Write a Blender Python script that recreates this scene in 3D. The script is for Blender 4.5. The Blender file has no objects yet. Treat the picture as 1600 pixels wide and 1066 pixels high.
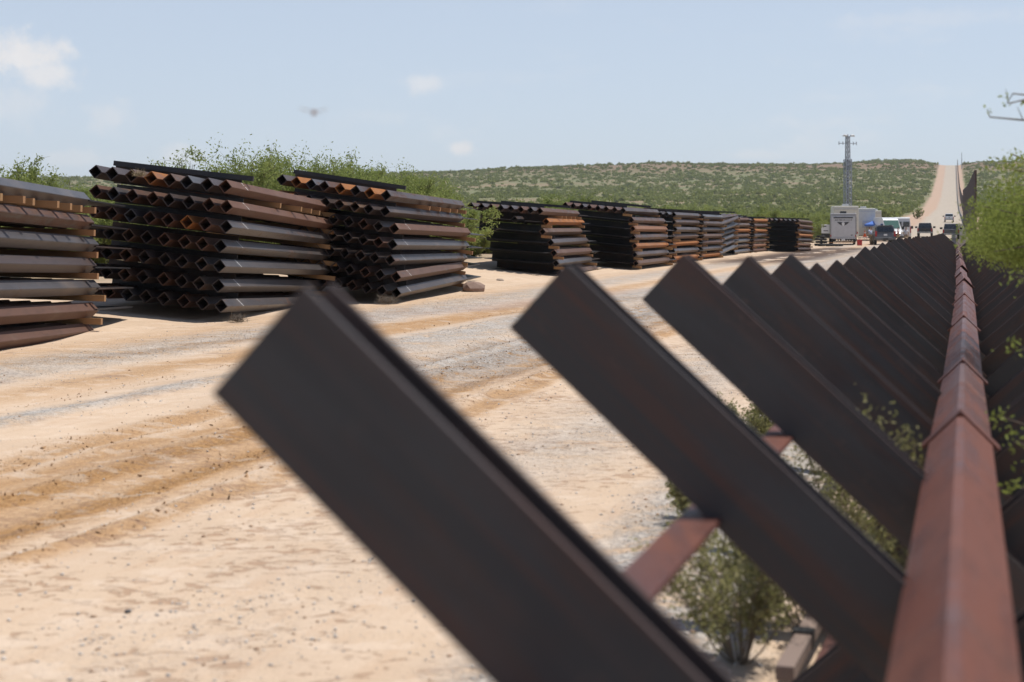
import bpy, bmesh, math, random
import numpy as np
from mathutils import Vector, Matrix

# ------------------------------------------------------------------ camera, world, sun, exposure
SC = bpy.context.scene
COL = SC.collection
EYE = 1.5
F = 2500.0            # focal length in photo pixels (1600 wide)
cam_d = bpy.data.cameras.new("camera")
cam_d.sensor_width = 22.3
cam_d.lens = F * 22.3 / 1600
cam_d.shift_y = -173 / 1600
cam_d.clip_start = 0.1
cam_d.clip_end = 9000
cam_d.dof.use_dof = True
cam_d.dof.focus_distance = 30
cam_d.dof.aperture_fstop = 2.0
cam = bpy.data.objects.new("camera", cam_d)
COL.objects.link(cam)
cam.location = (0, 0, EYE)
cam.rotation_euler = (math.radians(90), 0, 0)
SC.camera = cam
SC.view_settings.view_transform = 'Standard'
SC.view_settings.look = 'None'
SC.view_settings.gamma = 1
SC.view_settings.exposure = 0.12
SC.view_settings.use_curve_mapping = False
SC.render.engine = 'CYCLES'
SC.cycles.max_bounces = 6
SC.cycles.diffuse_bounces = 3

SUNV = Vector((0.33, 0.13, 0.93)).normalized()     # towards the sun
sun_d = bpy.data.lights.new("sun", 'SUN')
sun_d.energy = 4.1
sun_d.angle = math.radians(0.5)
sun_d.color = (1.0, 0.95, 0.88)
sun = bpy.data.objects.new("sun", sun_d)
COL.objects.link(sun)
sun.rotation_euler = SUNV.to_track_quat('Z', 'Y').to_euler()


class NT:
    """tiny helper to write node trees as expressions"""
    def __init__(s, tree):
        s.t = tree
        tree.nodes.clear()

    def n(s, typ, **kw):
        nd = s.t.nodes.new(typ)
        for k, v in kw.items():
            setattr(nd, k, v)
        return nd

    def put(s, sock, v):
        if hasattr(v, 'is_output'):
            s.t.links.new(v, sock)
        elif isinstance(v, (tuple, list)) and len(v) == 3 and sock.type == 'RGBA':
            sock.default_value = (*v, 1)
        else:
            sock.default_value = v

    def m(s, op, a, b=0.0, c=0.0, clamp=False):
        nd = s.n('ShaderNodeMath', operation=op, use_clamp=clamp)
        s.put(nd.inputs[0], a); s.put(nd.inputs[1], b); s.put(nd.inputs[2], c)
        return nd.outputs[0]

    def vm(s, op, a, b=(0, 0, 0)):
        nd = s.n('ShaderNodeVectorMath', operation=op)
        s.put(nd.inputs[0], a); s.put(nd.inputs[1], b)
        return nd.outputs['Value'] if op in ('DOT_PRODUCT', 'LENGTH') else nd.outputs[0]

    def noise(s, vec, scale, detail=3, rough=0.55, dist=0.0):
        nd = s.n('ShaderNodeTexNoise')
        s.put(nd.inputs['Vector'], vec)
        nd.inputs['Scale'].default_value = scale
        nd.inputs['Detail'].default_value = detail
        nd.inputs['Roughness'].default_value = rough
        nd.inputs['Distortion'].default_value = dist
        return nd.outputs[0]

    def sm(s, v, a, b, lo=0.0, hi=1.0):
        nd = s.n('ShaderNodeMapRange', interpolation_type='SMOOTHSTEP')
        s.put(nd.inputs[0], v)
        nd.inputs[1].default_value = a; nd.inputs[2].default_value = b
        nd.inputs[3].default_value = lo; nd.inputs[4].default_value = hi
        return nd.outputs[0]

    def mix(s, f, a, b, bt='MIX'):
        nd = s.n('ShaderNodeMix', data_type='RGBA', blend_type=bt)
        s.put(nd.inputs[0], f); s.put(nd.inputs[6], a); s.put(nd.inputs[7], b)
        return nd.outputs[2]

    def xyz(s, x, y, z):
        nd = s.n('ShaderNodeCombineXYZ')
        s.put(nd.inputs[0], x); s.put(nd.inputs[1], y); s.put(nd.inputs[2], z)
        return nd.outputs[0]

    def sep(s, v):
        nd = s.n('ShaderNodeSeparateXYZ')
        s.put(nd.inputs[0], v)
        return nd.outputs

    def band(s, v, c, hw, soft):
        d = s.m('ABSOLUTE', s.m('SUBTRACT', v, c))
        return s.sm(d, hw + soft, max(hw - soft, 0.0))


world = bpy.data.worlds.new("World")
SC.world = world
world.use_nodes = True
w = NT(world.node_tree)
sky = w.n('ShaderNodeTexSky', sky_type='NISHITA', sun_disc=False)
sky.sun_elevation = math.asin(SUNV.z)
sky.sun_rotation = math.atan2(SUNV.x, SUNV.y)
sky.altitude = 1200
sky.air_density = 1.0
sky.dust_density = 1.2
sky.ozone_density = 2.5
gen = w.n('ShaderNodeTexCoord').outputs['Generated']
dx, dy_, dz = w.sep(gen)
az = w.m('ARCTAN2', dx, dy_)
el = w.m('ARCSINE', dz)
# humid summer air: a pale veil, thickest low down, the same in all directions
veil = w.sm(el, -0.02, 0.8, 0.68, 0.0)
base = w.mix(veil, sky.outputs[0], (6.7, 7.45, 8.6))
cn = w.noise(w.vm('MULTIPLY', gen, (1, 1, 1.7)), 26, 6, 0.62)
cn2 = w.noise(w.vm('MULTIPLY', gen, (1, 1, 4)), 7, 4, 0.6)
amt = w.m('MULTIPLY', w.m('MULTIPLY', w.sm(cn2, 0.50, 0.72), w.sm(cn, 0.40, 0.65)), w.m('MULTIPLY', w.sm(el, 0.30, 0.10), 0.30))
for px, py, rx, ry, st, slant in [(30, 98, 66, 34, 1.0, 0), (62, 126, 62, 22, 0.85, 0), (175, 188, 38, 26, 0.40, 0), (20, 170, 60, 34, 0.35, 0),
                           (668, 133, 30, 17, 0.55, 0), (727, 232, 22, 13, 0.8, 0), (285, 248, 40, 18, 0.45, 0), (120, 250, 60, 14, 0.3, 0), (1450, 40, 150, 14, 0.22, 0),
                           (1180, 244, 60, 9, 0.3, 0)]:
    a0 = math.atan((px - 800) / F); e0 = math.atan((360 - py) / F)
    da = w.m('DIVIDE', w.m('SUBTRACT', az, a0), rx / F)
    de = w.m('DIVIDE', w.m('SUBTRACT', el, e0), ry / F)
    r = w.m('SQRT', w.m('ADD', w.m('MULTIPLY', da, da), w.m('MULTIPLY', de, de)))
    r = w.m('ADD', r, w.m('MULTIPLY', w.m('SUBTRACT', w.noise(gen, 62, 6, 0.62), 0.5), 2.6))
    amt = w.m('MAXIMUM', amt, w.m('MULTIPLY', w.sm(r, 1.35, 0.15), st))
cloudcol = w.mix(w.noise(gen, 45, 4), (7.4, 7.3, 7.4), (9.6, 9.1, 8.7))
skyc = w.mix(w.m('MULTIPLY', amt, 0.8), base, cloudcol)
bg = w.n('ShaderNodeBackground')
w.put(bg.inputs[0], skyc)
bg.inputs[1].default_value = 0.097
w.t.links.new(bg.outputs[0], w.n('ShaderNodeOutputWorld').inputs[0])

rng = random.Random(7)
nr = np.random.default_rng(11)

# ------------------------------------------------------------------ helpers
MATS = {}


def new_mat(name):
    m = bpy.data.materials.new(name)
    m.use_nodes = True
    MATS[name] = m
    return m, NT(m.node_tree)


def finish(t, color, rough=0.6, bump=None, bstr=0.3, bdist=0.01, metal=0.0, spec=0.5, extra=None):
    p = t.n('ShaderNodeBsdfPrincipled')
    t.put(p.inputs['Base Color'], color)
    t.put(p.inputs['Roughness'], rough)
    p.inputs['Metallic'].default_value = metal
    p.inputs['Specular IOR Level'].default_value = spec
    if bump is not None:
        b = t.n('ShaderNodeBump')
        b.inputs['Strength'].default_value = bstr
        b.inputs['Distance'].default_value = bdist
        t.put(b.inputs['Height'], bump)
        t.t.links.new(b.outputs[0], p.inputs['Normal'])
    if extra:
        extra(p)
    t.t.links.new(p.outputs[0], t.n('ShaderNodeOutputMaterial').inputs[0])
    return p


def plain(name, col, rough=0.5, metal=0.0, spec=0.5, var=0.12, scale=3.0):
    m, t = new_mat(name)
    oc = t.n('ShaderNodeTexCoord').outputs['Object']
    nz = t.noise(oc, scale, 4)
    c2 = tuple(c * (1 - var * 2) for c in col)
    finish(t, t.mix(t.sm(nz, 0.3, 0.75), col, c2), rough, nz, 0.1, 0.005, metal, spec)
    return m


def steel(name, scale_c, rust_c, amount, rough=0.5, marks=False, spec=0.5, vary=0.35):
    """mill scale patched with rust; streaks run along the piece's own long axis (local Y)"""
    m, t = new_mat(name)
    oc = t.n('ShaderNodeTexCoord').outputs['Object']
    rnd = t.n('ShaderNodeObjectInfo').outputs['Random']
    off = t.vm('ADD', oc, t.xyz(t.m('MULTIPLY', rnd, 37.0), t.m('MULTIPLY', rnd, 91.0), t.m('MULTIPLY', rnd, 13.0)))
    streak = t.noise(t.vm('MULTIPLY', off, (14, 0.8, 14)), 1.0, 6, 0.68)
    blot = t.noise(off, 2.3, 5, 0.65, 0.4)
    fine = t.noise(off, 60, 3, 0.6)
    k = t.m('ADD', t.m('MULTIPLY', streak, 0.5), t.m('MULTIPLY', blot, 0.5))
    k = t.m('ADD', k, t.m('MULTIPLY', t.m('SUBTRACT', rnd, 0.5), vary))
    f = t.sm(k, 0.62 - amount * 0.4, 0.78 - amount * 0.4)
    c = t.mix(f, scale_c, rust_c)
    c = t.mix(t.m('MULTIPLY', fine, 0.5), c, t.mix(0.5, c, (0.02, 0.016, 0.014)))
    c = t.mix(t.sm(t.noise(t.vm('MULTIPLY', off, (5, 1.6, 5)), 1.7, 5, 0.7), 0.45, 0.7, 0, 0.6), c, t.mix(0.45, c, (0.012, 0.01, 0.01)))
    c = t.mix(t.sm(t.noise(t.vm('MULTIPLY', off, (20, 3, 20)), 1.0, 4, 0.7), 0.6, 0.75, 0, 0.55), c, rust_c)
    dusty = t.sm(t.noise(off, 0.8, 4), 0.5, 0.8, 0.0, 0.25)
    c = t.mix(dusty, c, (0.30, 0.22, 0.16))
    if marks:
        x, y, z = t.sep(oc)
        band = t.m('ABSOLUTE', t.m('SUBTRACT', t.m('SUBTRACT', y, t.m('MULTIPLY', x, 0.9)), t.m('ADD', 0.78, t.m('MULTIPLY', rnd, 0.1))))
        mk = t.m('MULTIPLY', t.m('LESS_THAN', band, 0.013), t.sm(t.noise(oc, 40, 2), 0.3, 0.5))
        mk = t.m('MULTIPLY', mk, t.m('MULTIPLY', t.m('GREATER_THAN', x, 0.0), t.m('GREATER_THAN', z, 0.0)))
        c = t.mix(mk, c, (0.75, 0.75, 0.72))
    finish(t, c, t.mix(f, (rough + 0.03,) * 3, (rough + 0.25,) * 3), fine, 0.35, 0.004, 0.0, spec * .8)
    return m


class MB:
    def __init__(s):
        s.v = []; s.f = []

    def add(s, vs, fs):
        o = len(s.v)
        s.v += [tuple(v) for v in vs]
        s.f += [tuple(i + o for i in f) for f in fs]
        return s

    def box(s, c, d, M=None):
        x, y, z = d[0] / 2, d[1] / 2, d[2] / 2
        vs = [Vector((sx * x, sy * y, sz * z)) for sz in (-1, 1) for sy in (-1, 1) for sx in (-1, 1)]
        if M is not None:
            vs = [M @ v for v in vs]
        vs = [v + Vector(c) for v in vs]
        return s.add(vs, [(0, 2, 3, 1), (4, 5, 7, 6), (0, 1, 5, 4), (2, 6, 7, 3), (0, 4, 6, 2), (1, 3, 7, 5)])

    def bar(s, p, q, wd, ht=None, up=(0, 0, 1)):
        p = Vector(p); q = Vector(q); ht = ht or wd
        y = (q - p).normalized(); u = Vector(up)
        if abs(y.dot(u)) > 0.98:
            u = Vector((1, 0, 0))
        x = y.cross(u).normalized(); z = x.cross(y)
        M = Matrix((x, y, z)).transposed()
        return s.box((p + q) / 2, (wd, (q - p).length, ht), M)

    def tube(s, pts, rads, n=6):
        o = len(s.v); pts = [Vector(p) for p in pts]
        for i, p in enumerate(pts):
            d = (pts[min(i + 1, len(pts) - 1)] - pts[max(i - 1, 0)]).normalized()
            a = d.cross(Vector((0, 0, 1)) if abs(d.z) < 0.95 else Vector((1, 0, 0))).normalized()
            b = d.cross(a)
            for k in range(n):
                t = 2 * math.pi * k / n
                s.v.append(tuple(p + (a * math.cos(t) + b * math.sin(t)) * rads[i]))
        for i in range(len(pts) - 1):
            for k in range(n):
                k2 = (k + 1) % n
                s.f.append((o + i * n + k, o + i * n + k2, o + (i + 1) * n + k2, o + (i + 1) * n + k))
        s.f.append(tuple(o + k for k in range(n))[::-1])
        s.f.append(tuple(o + (len(pts) - 1) * n + k for k in range(n)))
        return s

    def prism(s, prof, x0, x1):
        """side profile [(y,z)] extruded along x"""
        n = len(prof)
        vs = [(x0, y, z) for y, z in prof] + [(x1, y, z) for y, z in prof]
        fs = [tuple(range(n))[::-1], tuple(range(n, 2 * n))] + [(i, (i + 1) % n, n + (i + 1) % n, n + i) for i in range(n)]
        return s.add(vs, fs)

    def mesh(s, name, mat):
        me = bpy.data.meshes.new(name)
        me.from_pydata(s.v, [], s.f)
        me.update()
        if mat:
            me.materials.append(MATS[mat])
        return me

    def build(s, name, mat, parent=None, bevel=0.0, smooth=False, seg=2, **props):
        me = s.mesh(name, mat)
        bm = bmesh.new(); bm.from_mesh(me)
        bmesh.ops.recalc_face_normals(bm, faces=bm.faces)
        bm.to_mesh(me); bm.free()
        if smooth:
            for p in me.polygons: p.use_smooth = True
        o = link(name, me, parent, **props)
        if bevel:
            b = o.modifiers.new('bevel', 'BEVEL'); b.width = bevel; b.segments = seg; b.limit_method = 'ANGLE'
            b.angle_limit = math.radians(25)
            for p in me.polygons: p.use_smooth = True
            b.harden_normals = True
        return o


def link(name, data, parent=None, loc=(0, 0, 0), rot=None, **props):
    o = bpy.data.objects.new(name, data)
    COL.objects.link(o)
    o.location = loc
    if rot is not None:
        o.rotation_euler = rot
    if parent: o.parent = parent
    for k, v in props.items():
        o[{'cat': 'category'}.get(k, k)] = v
    return o


def thing(name, label, cat, loc=(0, 0, 0), rz=0, group=None):
    o = link(name, None, None, loc, (0, 0, rz), label=label, cat=cat)
    o.empty_display_size = 0.2
    if group: o['group'] = group
    return o


def dup(root, loc=None, rz=None, label=None, group=None):
    r = root.copy(); COL.objects.link(r)
    if loc is not None: r.location = loc
    if rz is not None: r.rotation_euler = (0, 0, rz)
    if label: r['label'] = label
    if group: r['group'] = group
    for ch in list(root.children):
        c = ch.copy(); COL.objects.link(c); c.parent = r
        for g in ch.children:
            d = g.copy(); COL.objects.link(d); d.parent = c
    return r


def npmesh(name, V, Fq, mat, k=4):
    me = bpy.data.meshes.new(name)
    V = np.asarray(V, dtype=np.float32); Fq = np.asarray(Fq, dtype=np.int32)
    me.vertices.add(len(V)); me.vertices.foreach_set('co', V.ravel())
    me.loops.add(Fq.size); me.loops.foreach_set('vertex_index', Fq.ravel())
    me.polygons.add(len(Fq)); me.polygons.foreach_set('loop_start', np.arange(0, Fq.size, k, dtype=np.int32))
    me.update(calc_edges=True)
    if mat: me.materials.append(MATS[mat])
    return me


ORD = ['first', 'second', 'third', 'fourth', 'fifth', 'sixth', 'seventh', 'eighth', 'ninth', 'tenth', 'eleventh', 'twelfth',
       'thirteenth', 'fourteenth', 'fifteenth', 'sixteenth', 'seventeenth', 'eighteenth', 'nineteenth', 'twentieth']
S = 0.278              # the road and the barrier recede along (S, 1)


def px_at(px, Y):
    return (px - 800) / F * Y


# ------------------------------------------------------------------ materials
BARRIER_DARK = steel('barrier_steel', (0.040, 0.038, 0.039), (0.085, 0.047, 0.034), 0.32, 0.55, spec=0.35, vary=0.15)
steel('rail_steel', (0.125, 0.052, 0.042), (0.165, 0.054, 0.032), 0.5, 0.40, vary=0.1)
steel('tube_brown', (0.068, 0.048, 0.043), (0.115, 0.054, 0.034), 0.36, 0.42, vary=0.6)
steel('tube_brown_marked', (0.062, 0.048, 0.043), (0.13, 0.06, 0.036), 0.5, 0.42, marks=True, vary=0.6)
steel('tube_grey', (0.078, 0.072, 0.074), (0.12, 0.066, 0.043), 0.45, 0.36, vary=0.4)
steel('tube_grey_marked', (0.070, 0.061, 0.059), (0.12, 0.062, 0.040), 0.45, 0.36, marks=True, vary=0.4)
steel('tube_orange', (0.24, 0.105, 0.05), (0.36, 0.135, 0.035), 0.6, 0.6, vary=0.4)
steel('plate_steel', (0.030, 0.030, 0.034), (0.06, 0.038, 0.03), 0.25, 0.45, vary=0.3)
plain('rust_edge', (0.30, 0.12, 0.05), 0.7)
plain('rubber', (0.018, 0.018, 0.018), 0.8)
plain('rim_metal', (0.35, 0.35, 0.36), 0.35, 0.6)
plain('dark_plastic', (0.022, 0.022, 0.024), 0.5)
plain('paint_white', (0.72, 0.73, 0.73), 0.3, var=0.04)
plain('paint_grey', (0.13, 0.135, 0.145), 0.28, var=0.05)
plain('paint_black', (0.015, 0.016, 0.018), 0.25, var=0.05)
plain('paint_silver', (0.42, 0.43, 0.45), 0.3, 0.3, var=0.05)
plain('trailer_grey', (0.33, 0.335, 0.35), 0.4, var=0.06)
plain('trailer_light', (0.50, 0.51, 0.53), 0.4, var=0.06)
plain('trailer_beige', (0.68, 0.66, 0.58), 0.55, var=0.05)
plain('mark_dark', (0.05, 0.05, 0.055), 0.5)
plain('glass_dark', (0.02, 0.023, 0.027), 0.1, spec=0.8, var=0.02)
plain('glass_green', (0.07, 0.15, 0.12), 0.1, spec=0.8, var=0.02)
plain('light_red', (0.42, 0.02, 0.02), 0.25)
plain('light_clear', (0.7, 0.7, 0.68), 0.15)
plain('cone_orange', (0.85, 0.13, 0.02), 0.5)
plain('box_red', (0.50, 0.03, 0.025), 0.45)
plain('canopy_blue', (0.05, 0.16, 0.55), 0.6)
plain('galvanised', (0.46, 0.47, 0.50), 0.4, 0.4, var=0.15)
plain('fence_rust', (0.07, 0.035, 0.03), 0.6, var=0.2)
plain('skin', (0.42, 0.24, 0.17), 0.5)
plain('shirt_white', (0.74, 0.76, 0.80), 0.8)
plain('shirt_blue', (0.52, 0.60, 0.78), 0.8)
plain('shirt_pink', (0.72, 0.52, 0.50), 0.8)
plain('cloth_khaki', (0.40, 0.32, 0.22), 0.85)
plain('cloth_navy', (0.05, 0.06, 0.10), 0.85)
plain('hair_dark', (0.03, 0.02, 0.015), 0.7)
plain('wing', (0.55, 0.45, 0.35), 0.4)
plain('insect_body', (0.30, 0.15, 0.09), 0.5)
plain('stem_wood', (0.15, 0.115, 0.085), 0.85, var=0.25)
plain('twig_dry', (0.22, 0.18, 0.14), 0.9, var=0.25)
plain('straw', (0.42, 0.33, 0.20), 0.9, var=0.25)
plain('rock_tan', (0.36, 0.28, 0.22), 0.85, var=0.2, scale=8)


def wood(name, a, b):
    m, t = new_mat(name)
    oc = t.n('ShaderNodeTexCoord').outputs['Object']
    rnd = t.n('ShaderNodeObjectInfo').outputs['Random']
    g = t.noise(t.vm('MULTIPLY', oc, (2, 40, 40)), 1, 4, 0.6, 1.0)
    c = t.mix(g, a, b)
    c = t.mix(t.m('MULTIPLY', rnd, 0.55), c, (0.30, 0.13, 0.06))
    finish(t, c, 0.8, g, 0.3, 0.004)


wood('timber_new', (0.44, 0.26, 0.11), (0.27, 0.15, 0.065))
wood('timber_old', (0.27, 0.22, 0.19), (0.16, 0.13, 0.115))


def leaf_mat(name, a, b, c, trans=0.35, sc=0.9):
    m, t = new_mat(name)
    geo = t.n('ShaderNodeNewGeometry')
    rnd = t.n('ShaderNodeObjectInfo').outputs['Random']
    ri = geo.outputs['Random Per Island']
    nz = t.noise(geo.outputs['Position'], sc, 3)
    col = t.mix(t.sm(nz, 0.38, 0.66), a, b)
    col = t.mix(t.m('MULTIPLY', ri, 0.6), col, c)
    col = t.mix(t.m('MULTIPLY', rnd, 0.35), col, (b[0] * 0.8, b[1] * 0.75, b[2] * 0.8))
    d = t.n('ShaderNodeBsdfDiffuse'); t.put(d.inputs[0], col)
    tr = t.n('ShaderNodeBsdfTranslucent'); t.put(tr.inputs[0], t.mix(0.5, col, (0.20, 0.26, 0.05)))
    ms = t.n('ShaderNodeMixShader'); ms.inputs[0].default_value = trans
    t.t.links.new(d.outputs[0], ms.inputs[1]); t.t.links.new(tr.outputs[0], ms.inputs[2])
    t.t.links.new(ms.outputs[0], t.n('ShaderNodeOutputMaterial').inputs[0])


leaf_mat('leaf_mesquite', (0.33, 0.38, 0.12), (0.23, 0.28, 0.09), (0.40, 0.42, 0.18), 0.42)
leaf_mat('leaf_creosote', (0.34, 0.32, 0.15), (0.23, 0.225, 0.11), (0.44, 0.39, 0.22), 0.35, 3)
leaf_mat('leaf_near', (0.29, 0.35, 0.09), (0.20, 0.25, 0.065), (0.36, 0.38, 0.14), 0.45, 2)
leaf_mat('leaf_far', (0.27, 0.295, 0.10), (0.20, 0.225, 0.08), (0.34, 0.34, 0.15), 0.35, 0.02)

# ground
m, t = new_mat('desert_ground')
pos = t.n('ShaderNodeNewGeometry').outputs['Position']
x, y, z = t.sep(pos)
u0 = t.m('SUBTRACT', x, t.m('MULTIPLY', y, 0.276))
uv = t.xyz(u0, y, 0.0)
wob = t.m('MULTIPLY', t.m('SUBTRACT', t.noise(t.vm('MULTIPLY', uv, (0.3, 0.12, 1)), 1.0, 3), 0.5), 0.9)
wobf = t.m('MULTIPLY', t.m('SUBTRACT', t.noise(t.vm('MULTIPLY', uv, (2.0, 0.9, 1)), 1.0, 4), 0.5), 0.35)
u = t.m('ADD', u0, t.m('ADD', wob, wobf))
near = t.sm(y, 260, 130)                # beyond, the graded road is grey gravel
n_big = t.noise(pos, 0.35, 5, 0.6)
n_med = t.noise(pos, 2.2, 5, 0.62)
n_fin = t.noise(pos, 22, 4, 0.65)
n_gr = t.noise(pos, 70, 2, 0.7)
streak = t.noise(t.vm('MULTIPLY', uv, (7, 0.5, 1)), 1.0, 5, 0.65)
sand = t.mix(t.sm(n_big, 0.35, 0.7), (0.60, 0.455, 0.325), (0.53, 0.395, 0.28))
sand = t.mix(t.sm(n_med, 0.45, 0.75, 0, 0.6), sand, (0.64, 0.495, 0.365))
sand = t.mix(t.sm(streak, 0.48, 0.7, 0, 0.5), sand, (0.53, 0.36, 0.235))
sand = t.mix(t.sm(n_fin, 0.5, 0.8, 0, 0.45), sand, (0.49, 0.355, 0.245))
# brown churned soil in the wheel tracks
bA = t.band(u, -5.05, 0.62, 0.22)
lines = t.m('MAXIMUM', t.m('MAXIMUM', t.band(u, -4.72, .10, .09), t.band(u, -5.22, .10, .10)), t.band(u, -5.66, .09, .09))
bA = t.m('MULTIPLY', bA, t.m('ADD', .62, t.m('MULTIPLY', lines, .6)))
bB = t.m('MULTIPLY', t.band(u, -6.15, 0.16, 0.16), 0.8)
bC = t.m('MULTIPLY', t.band(u, -8.6, 0.35, 0.35), t.sm(y, 10, 22, 0.35, 0.8))
bD = t.m('MULTIPLY', t.band(u, -4.12, 0.10, 0.10), 0.75)
bE = t.m('MULTIPLY', t.band(u, -11.0, 0.8, 0.5), 0.35)
tr = t.m('MAXIMUM', t.m('MAXIMUM', bA, bB), t.m('MAXIMUM', t.m('MAXIMUM', bC, bD), bE))
tr = t.m('MULTIPLY', tr, t.sm(t.m('ADD', streak, t.m('MULTIPLY', n_fin, 0.5)), 0.34, 0.70))
u2 = t.m('SUBTRACT', u, t.m('MULTIPLY', t.m('SUBTRACT', y, 25.0), 0.2))
bF = t.m('MULTIPLY', t.m('MULTIPLY', t.band(u2, -9.0, .30, .3), t.sm(y, 15, 20)), t.sm(y, 60, 40))
bG = t.m('MULTIPLY', t.band(u, -4.12, 0.16, 0.10), t.sm(y, 10, 14, 0, .9))
tr = t.m('MAXIMUM', t.m('MULTIPLY', tr, t.sm(y, 24, 60, 1.0, 0.5)), t.m('MULTIPLY', t.m('MAXIMUM', bF, bG), .85))
tr = t.m('MULTIPLY', tr, near)
crumb = t.noise(t.vm('MULTIPLY', uv, (30, 18, 1)), 1.0, 4, .75)
col = t.mix(t.m('MULTIPLY', tr, t.sm(t.m('ADD', crumb, t.m('MULTIPLY', tr, .25)), .42, .62, .35, 1.0)), sand, t.mix(t.sm(crumb, .35, .7), (0.54, 0.315, 0.14), (0.33, 0.175, 0.075)))
# damp flakes of mud between the track and the barrier
fl = t.m('ADD', t.m('MULTIPLY', t.noise(t.vm('MULTIPLY', uv, (8, 12, 1)), 1.0, 4, 0.6, 0.8), .65), t.m('MULTIPLY', t.noise(t.vm('MULTIPLY', uv, (.8, .8, 1)), 1.0, 2), .35))
flm = t.m('MULTIPLY', t.sm(fl, 0.545, 0.575), t.m('MULTIPLY', t.band(u, -3.4, 2.2, 1.2), near))
fl2 = t.m('MULTIPLY', t.sm(t.noise(t.vm('MULTIPLY', uv, (1.4, 1.4, 1)), 1, 5, 0.7), 0.57, 0.62), t.m('MULTIPLY', t.band(u, -9.6, 2.6, 1.0), near))
col = t.mix(t.m('MULTIPLY', flm, 0.7), col, (0.36, 0.225, 0.14))
col = t.mix(t.m('MULTIPLY', fl2, 0.45), col, (0.27, 0.185, 0.145))
mauve = t.m('MULTIPLY', t.m('MULTIPLY', t.band(u2, -10.6, .8, .5), t.sm(y, 24, 29)), t.sm(y, 52, 42))
col = t.mix(t.m('MULTIPLY', mauve, 0.6), col, (0.36, 0.27, 0.225))
# pale crust
pc = t.m('MULTIPLY', t.sm(t.noise(t.vm('MULTIPLY', uv, (2.5, 3, 1)), 1, 5, 0.7), 0.53, 0.6), near)
col = t.mix(t.m('MULTIPLY', pc, 0.45), col, (0.67, 0.54, 0.42))
# grey gravel windrows
def mx(*a):
    r = a[0]
    for b in a[1:]: r = t.m('MAXIMUM', r, b)
    return r
gv = mx(t.m('MULTIPLY', t.band(u, -7.35, 0.18, 0.2), 0.95), t.m('MULTIPLY', t.band(u, -10.1, 0.75, 0.5), 0.62),
        t.m('MULTIPLY', t.band(u, -5.6, 0.9, 0.6), t.sm(y, 13, 18, 0, 0.85)), t.m('MULTIPLY', t.band(u, -7.2, 0.7, 0.5), t.sm(y, 16, 22, 0, 0.8)),
        t.m('MULTIPLY', t.band(u, -1.25, 0.42, 0.25), 0.95), t.m('MULTIPLY', t.band(u, -2.7, 0.5, 0.5), t.sm(y, 8, 12, 0.1, 0.55)))
gv = t.m('MULTIPLY', t.m('MULTIPLY', gv, near), t.sm(t.m('ADD', n_med, t.m('MULTIPLY', n_fin, 0.6)), 0.62, 0.86))
vor = t.n('ShaderNodeTexVoronoi'); t.put(vor.inputs['Vector'], pos); vor.inputs['Scale'].default_value = 26
gcol = t.mix(t.sep(vor.outputs['Color'])[0], (0.36, 0.335, 0.31), (0.58, 0.54, 0.49))
col = t.mix(gv, col, gcol)
# far road and desert floor
ur = t.m('ADD', u0, t.m('MULTIPLY', t.m('SUBTRACT', t.noise(pos, 0.03, 3), 0.5), 2.5))
road = t.m('MULTIPLY', t.sm(ur, -8.2, -6.2), t.sm(ur, 3.6, 2.2))
rc = t.mix(t.noise(t.vm('MULTIPLY', uv, (1.2, 0.02, 1)), 1, 4), (0.40, 0.34, 0.275), (0.48, 0.415, 0.335))
shoulder = t.m('MULTIPLY', t.sm(ur, -14.5, -12.0), t.sm(ur, 8.0, 6.0))
desert = t.mix(t.sm(t.noise(pos, 0.012, 5, 0.6), 0.35, 0.65), (0.29, 0.21, 0.135), (0.20, 0.17, 0.095))
desert = t.mix(t.sm(t.noise(pos, 0.05, 4, 0.6), 0.36, 0.60), desert, (0.165, 0.175, 0.08))
ridge = t.sm(t.m('ADD', z, t.m('MULTIPLY', t.noise(pos, 0.01, 3), 14)), 52, 66)
desert = t.mix(t.m('MULTIPLY', ridge, 0.6), desert, (0.22, 0.125, 0.09))
farc = t.mix(shoulder, desert, (0.46, 0.325, 0.235))
farc = t.mix(road, farc, rc)
offroad = t.m('MULTIPLY', t.sm(u0, -15.5, -18), 0.8)
col = t.mix(offroad, col, t.mix(t.sm(n_med, .4, .6), (0.40, 0.30, 0.21), (0.26, 0.21, 0.13)))
col = t.mix(t.m('MULTIPLY', t.sm(u0, -0.9, 0.1), 0.7), col, t.mix(t.sm(n_med, .4, .6), (0.42, 0.30, 0.21), (0.25, 0.17, 0.11)))
# wet mud near the last stacks
mud = t.m('MULTIPLY', t.m('MULTIPLY', t.sm(t.noise(t.vm('MULTIPLY', uv, (0.5, 0.12, 1)), 1, 4, 0.7), 0.37, 0.47), t.band(u0, -9.3, 2.4, 1.2)), t.m('MULTIPLY', t.sm(y, 66, 80), t.sm(y, 150, 128)))
col = t.mix(t.m('MULTIPLY', mud, 0.92), col, (0.085, 0.055, 0.042))
col = t.mix(near, farc, col)
hgt = t.m('ADD', t.m('MULTIPLY', n_fin, 0.6), t.m('MULTIPLY', n_gr, 0.5))
hgt = t.m('ADD', hgt, t.m('MULTIPLY', n_med, 0.35))
hgt = t.m('ADD', hgt, t.m('MULTIPLY', t.m('MULTIPLY', tr, crumb), 1.6))
hgt = t.m('MULTIPLY', hgt, t.m('ADD', .45, t.m('MULTIPLY', t.m('ADD', tr, gv), .9)))
hgt = t.m('ADD', hgt, t.m('MULTIPLY', flm, -0.35))
hgt = t.m('ADD', hgt, t.m('MULTIPLY', t.m('MULTIPLY', gv, vor.outputs['Distance']), 1.5))
finish(t, col, 0.93, hgt, 0.7, 0.03, spec=0.15)

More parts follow.
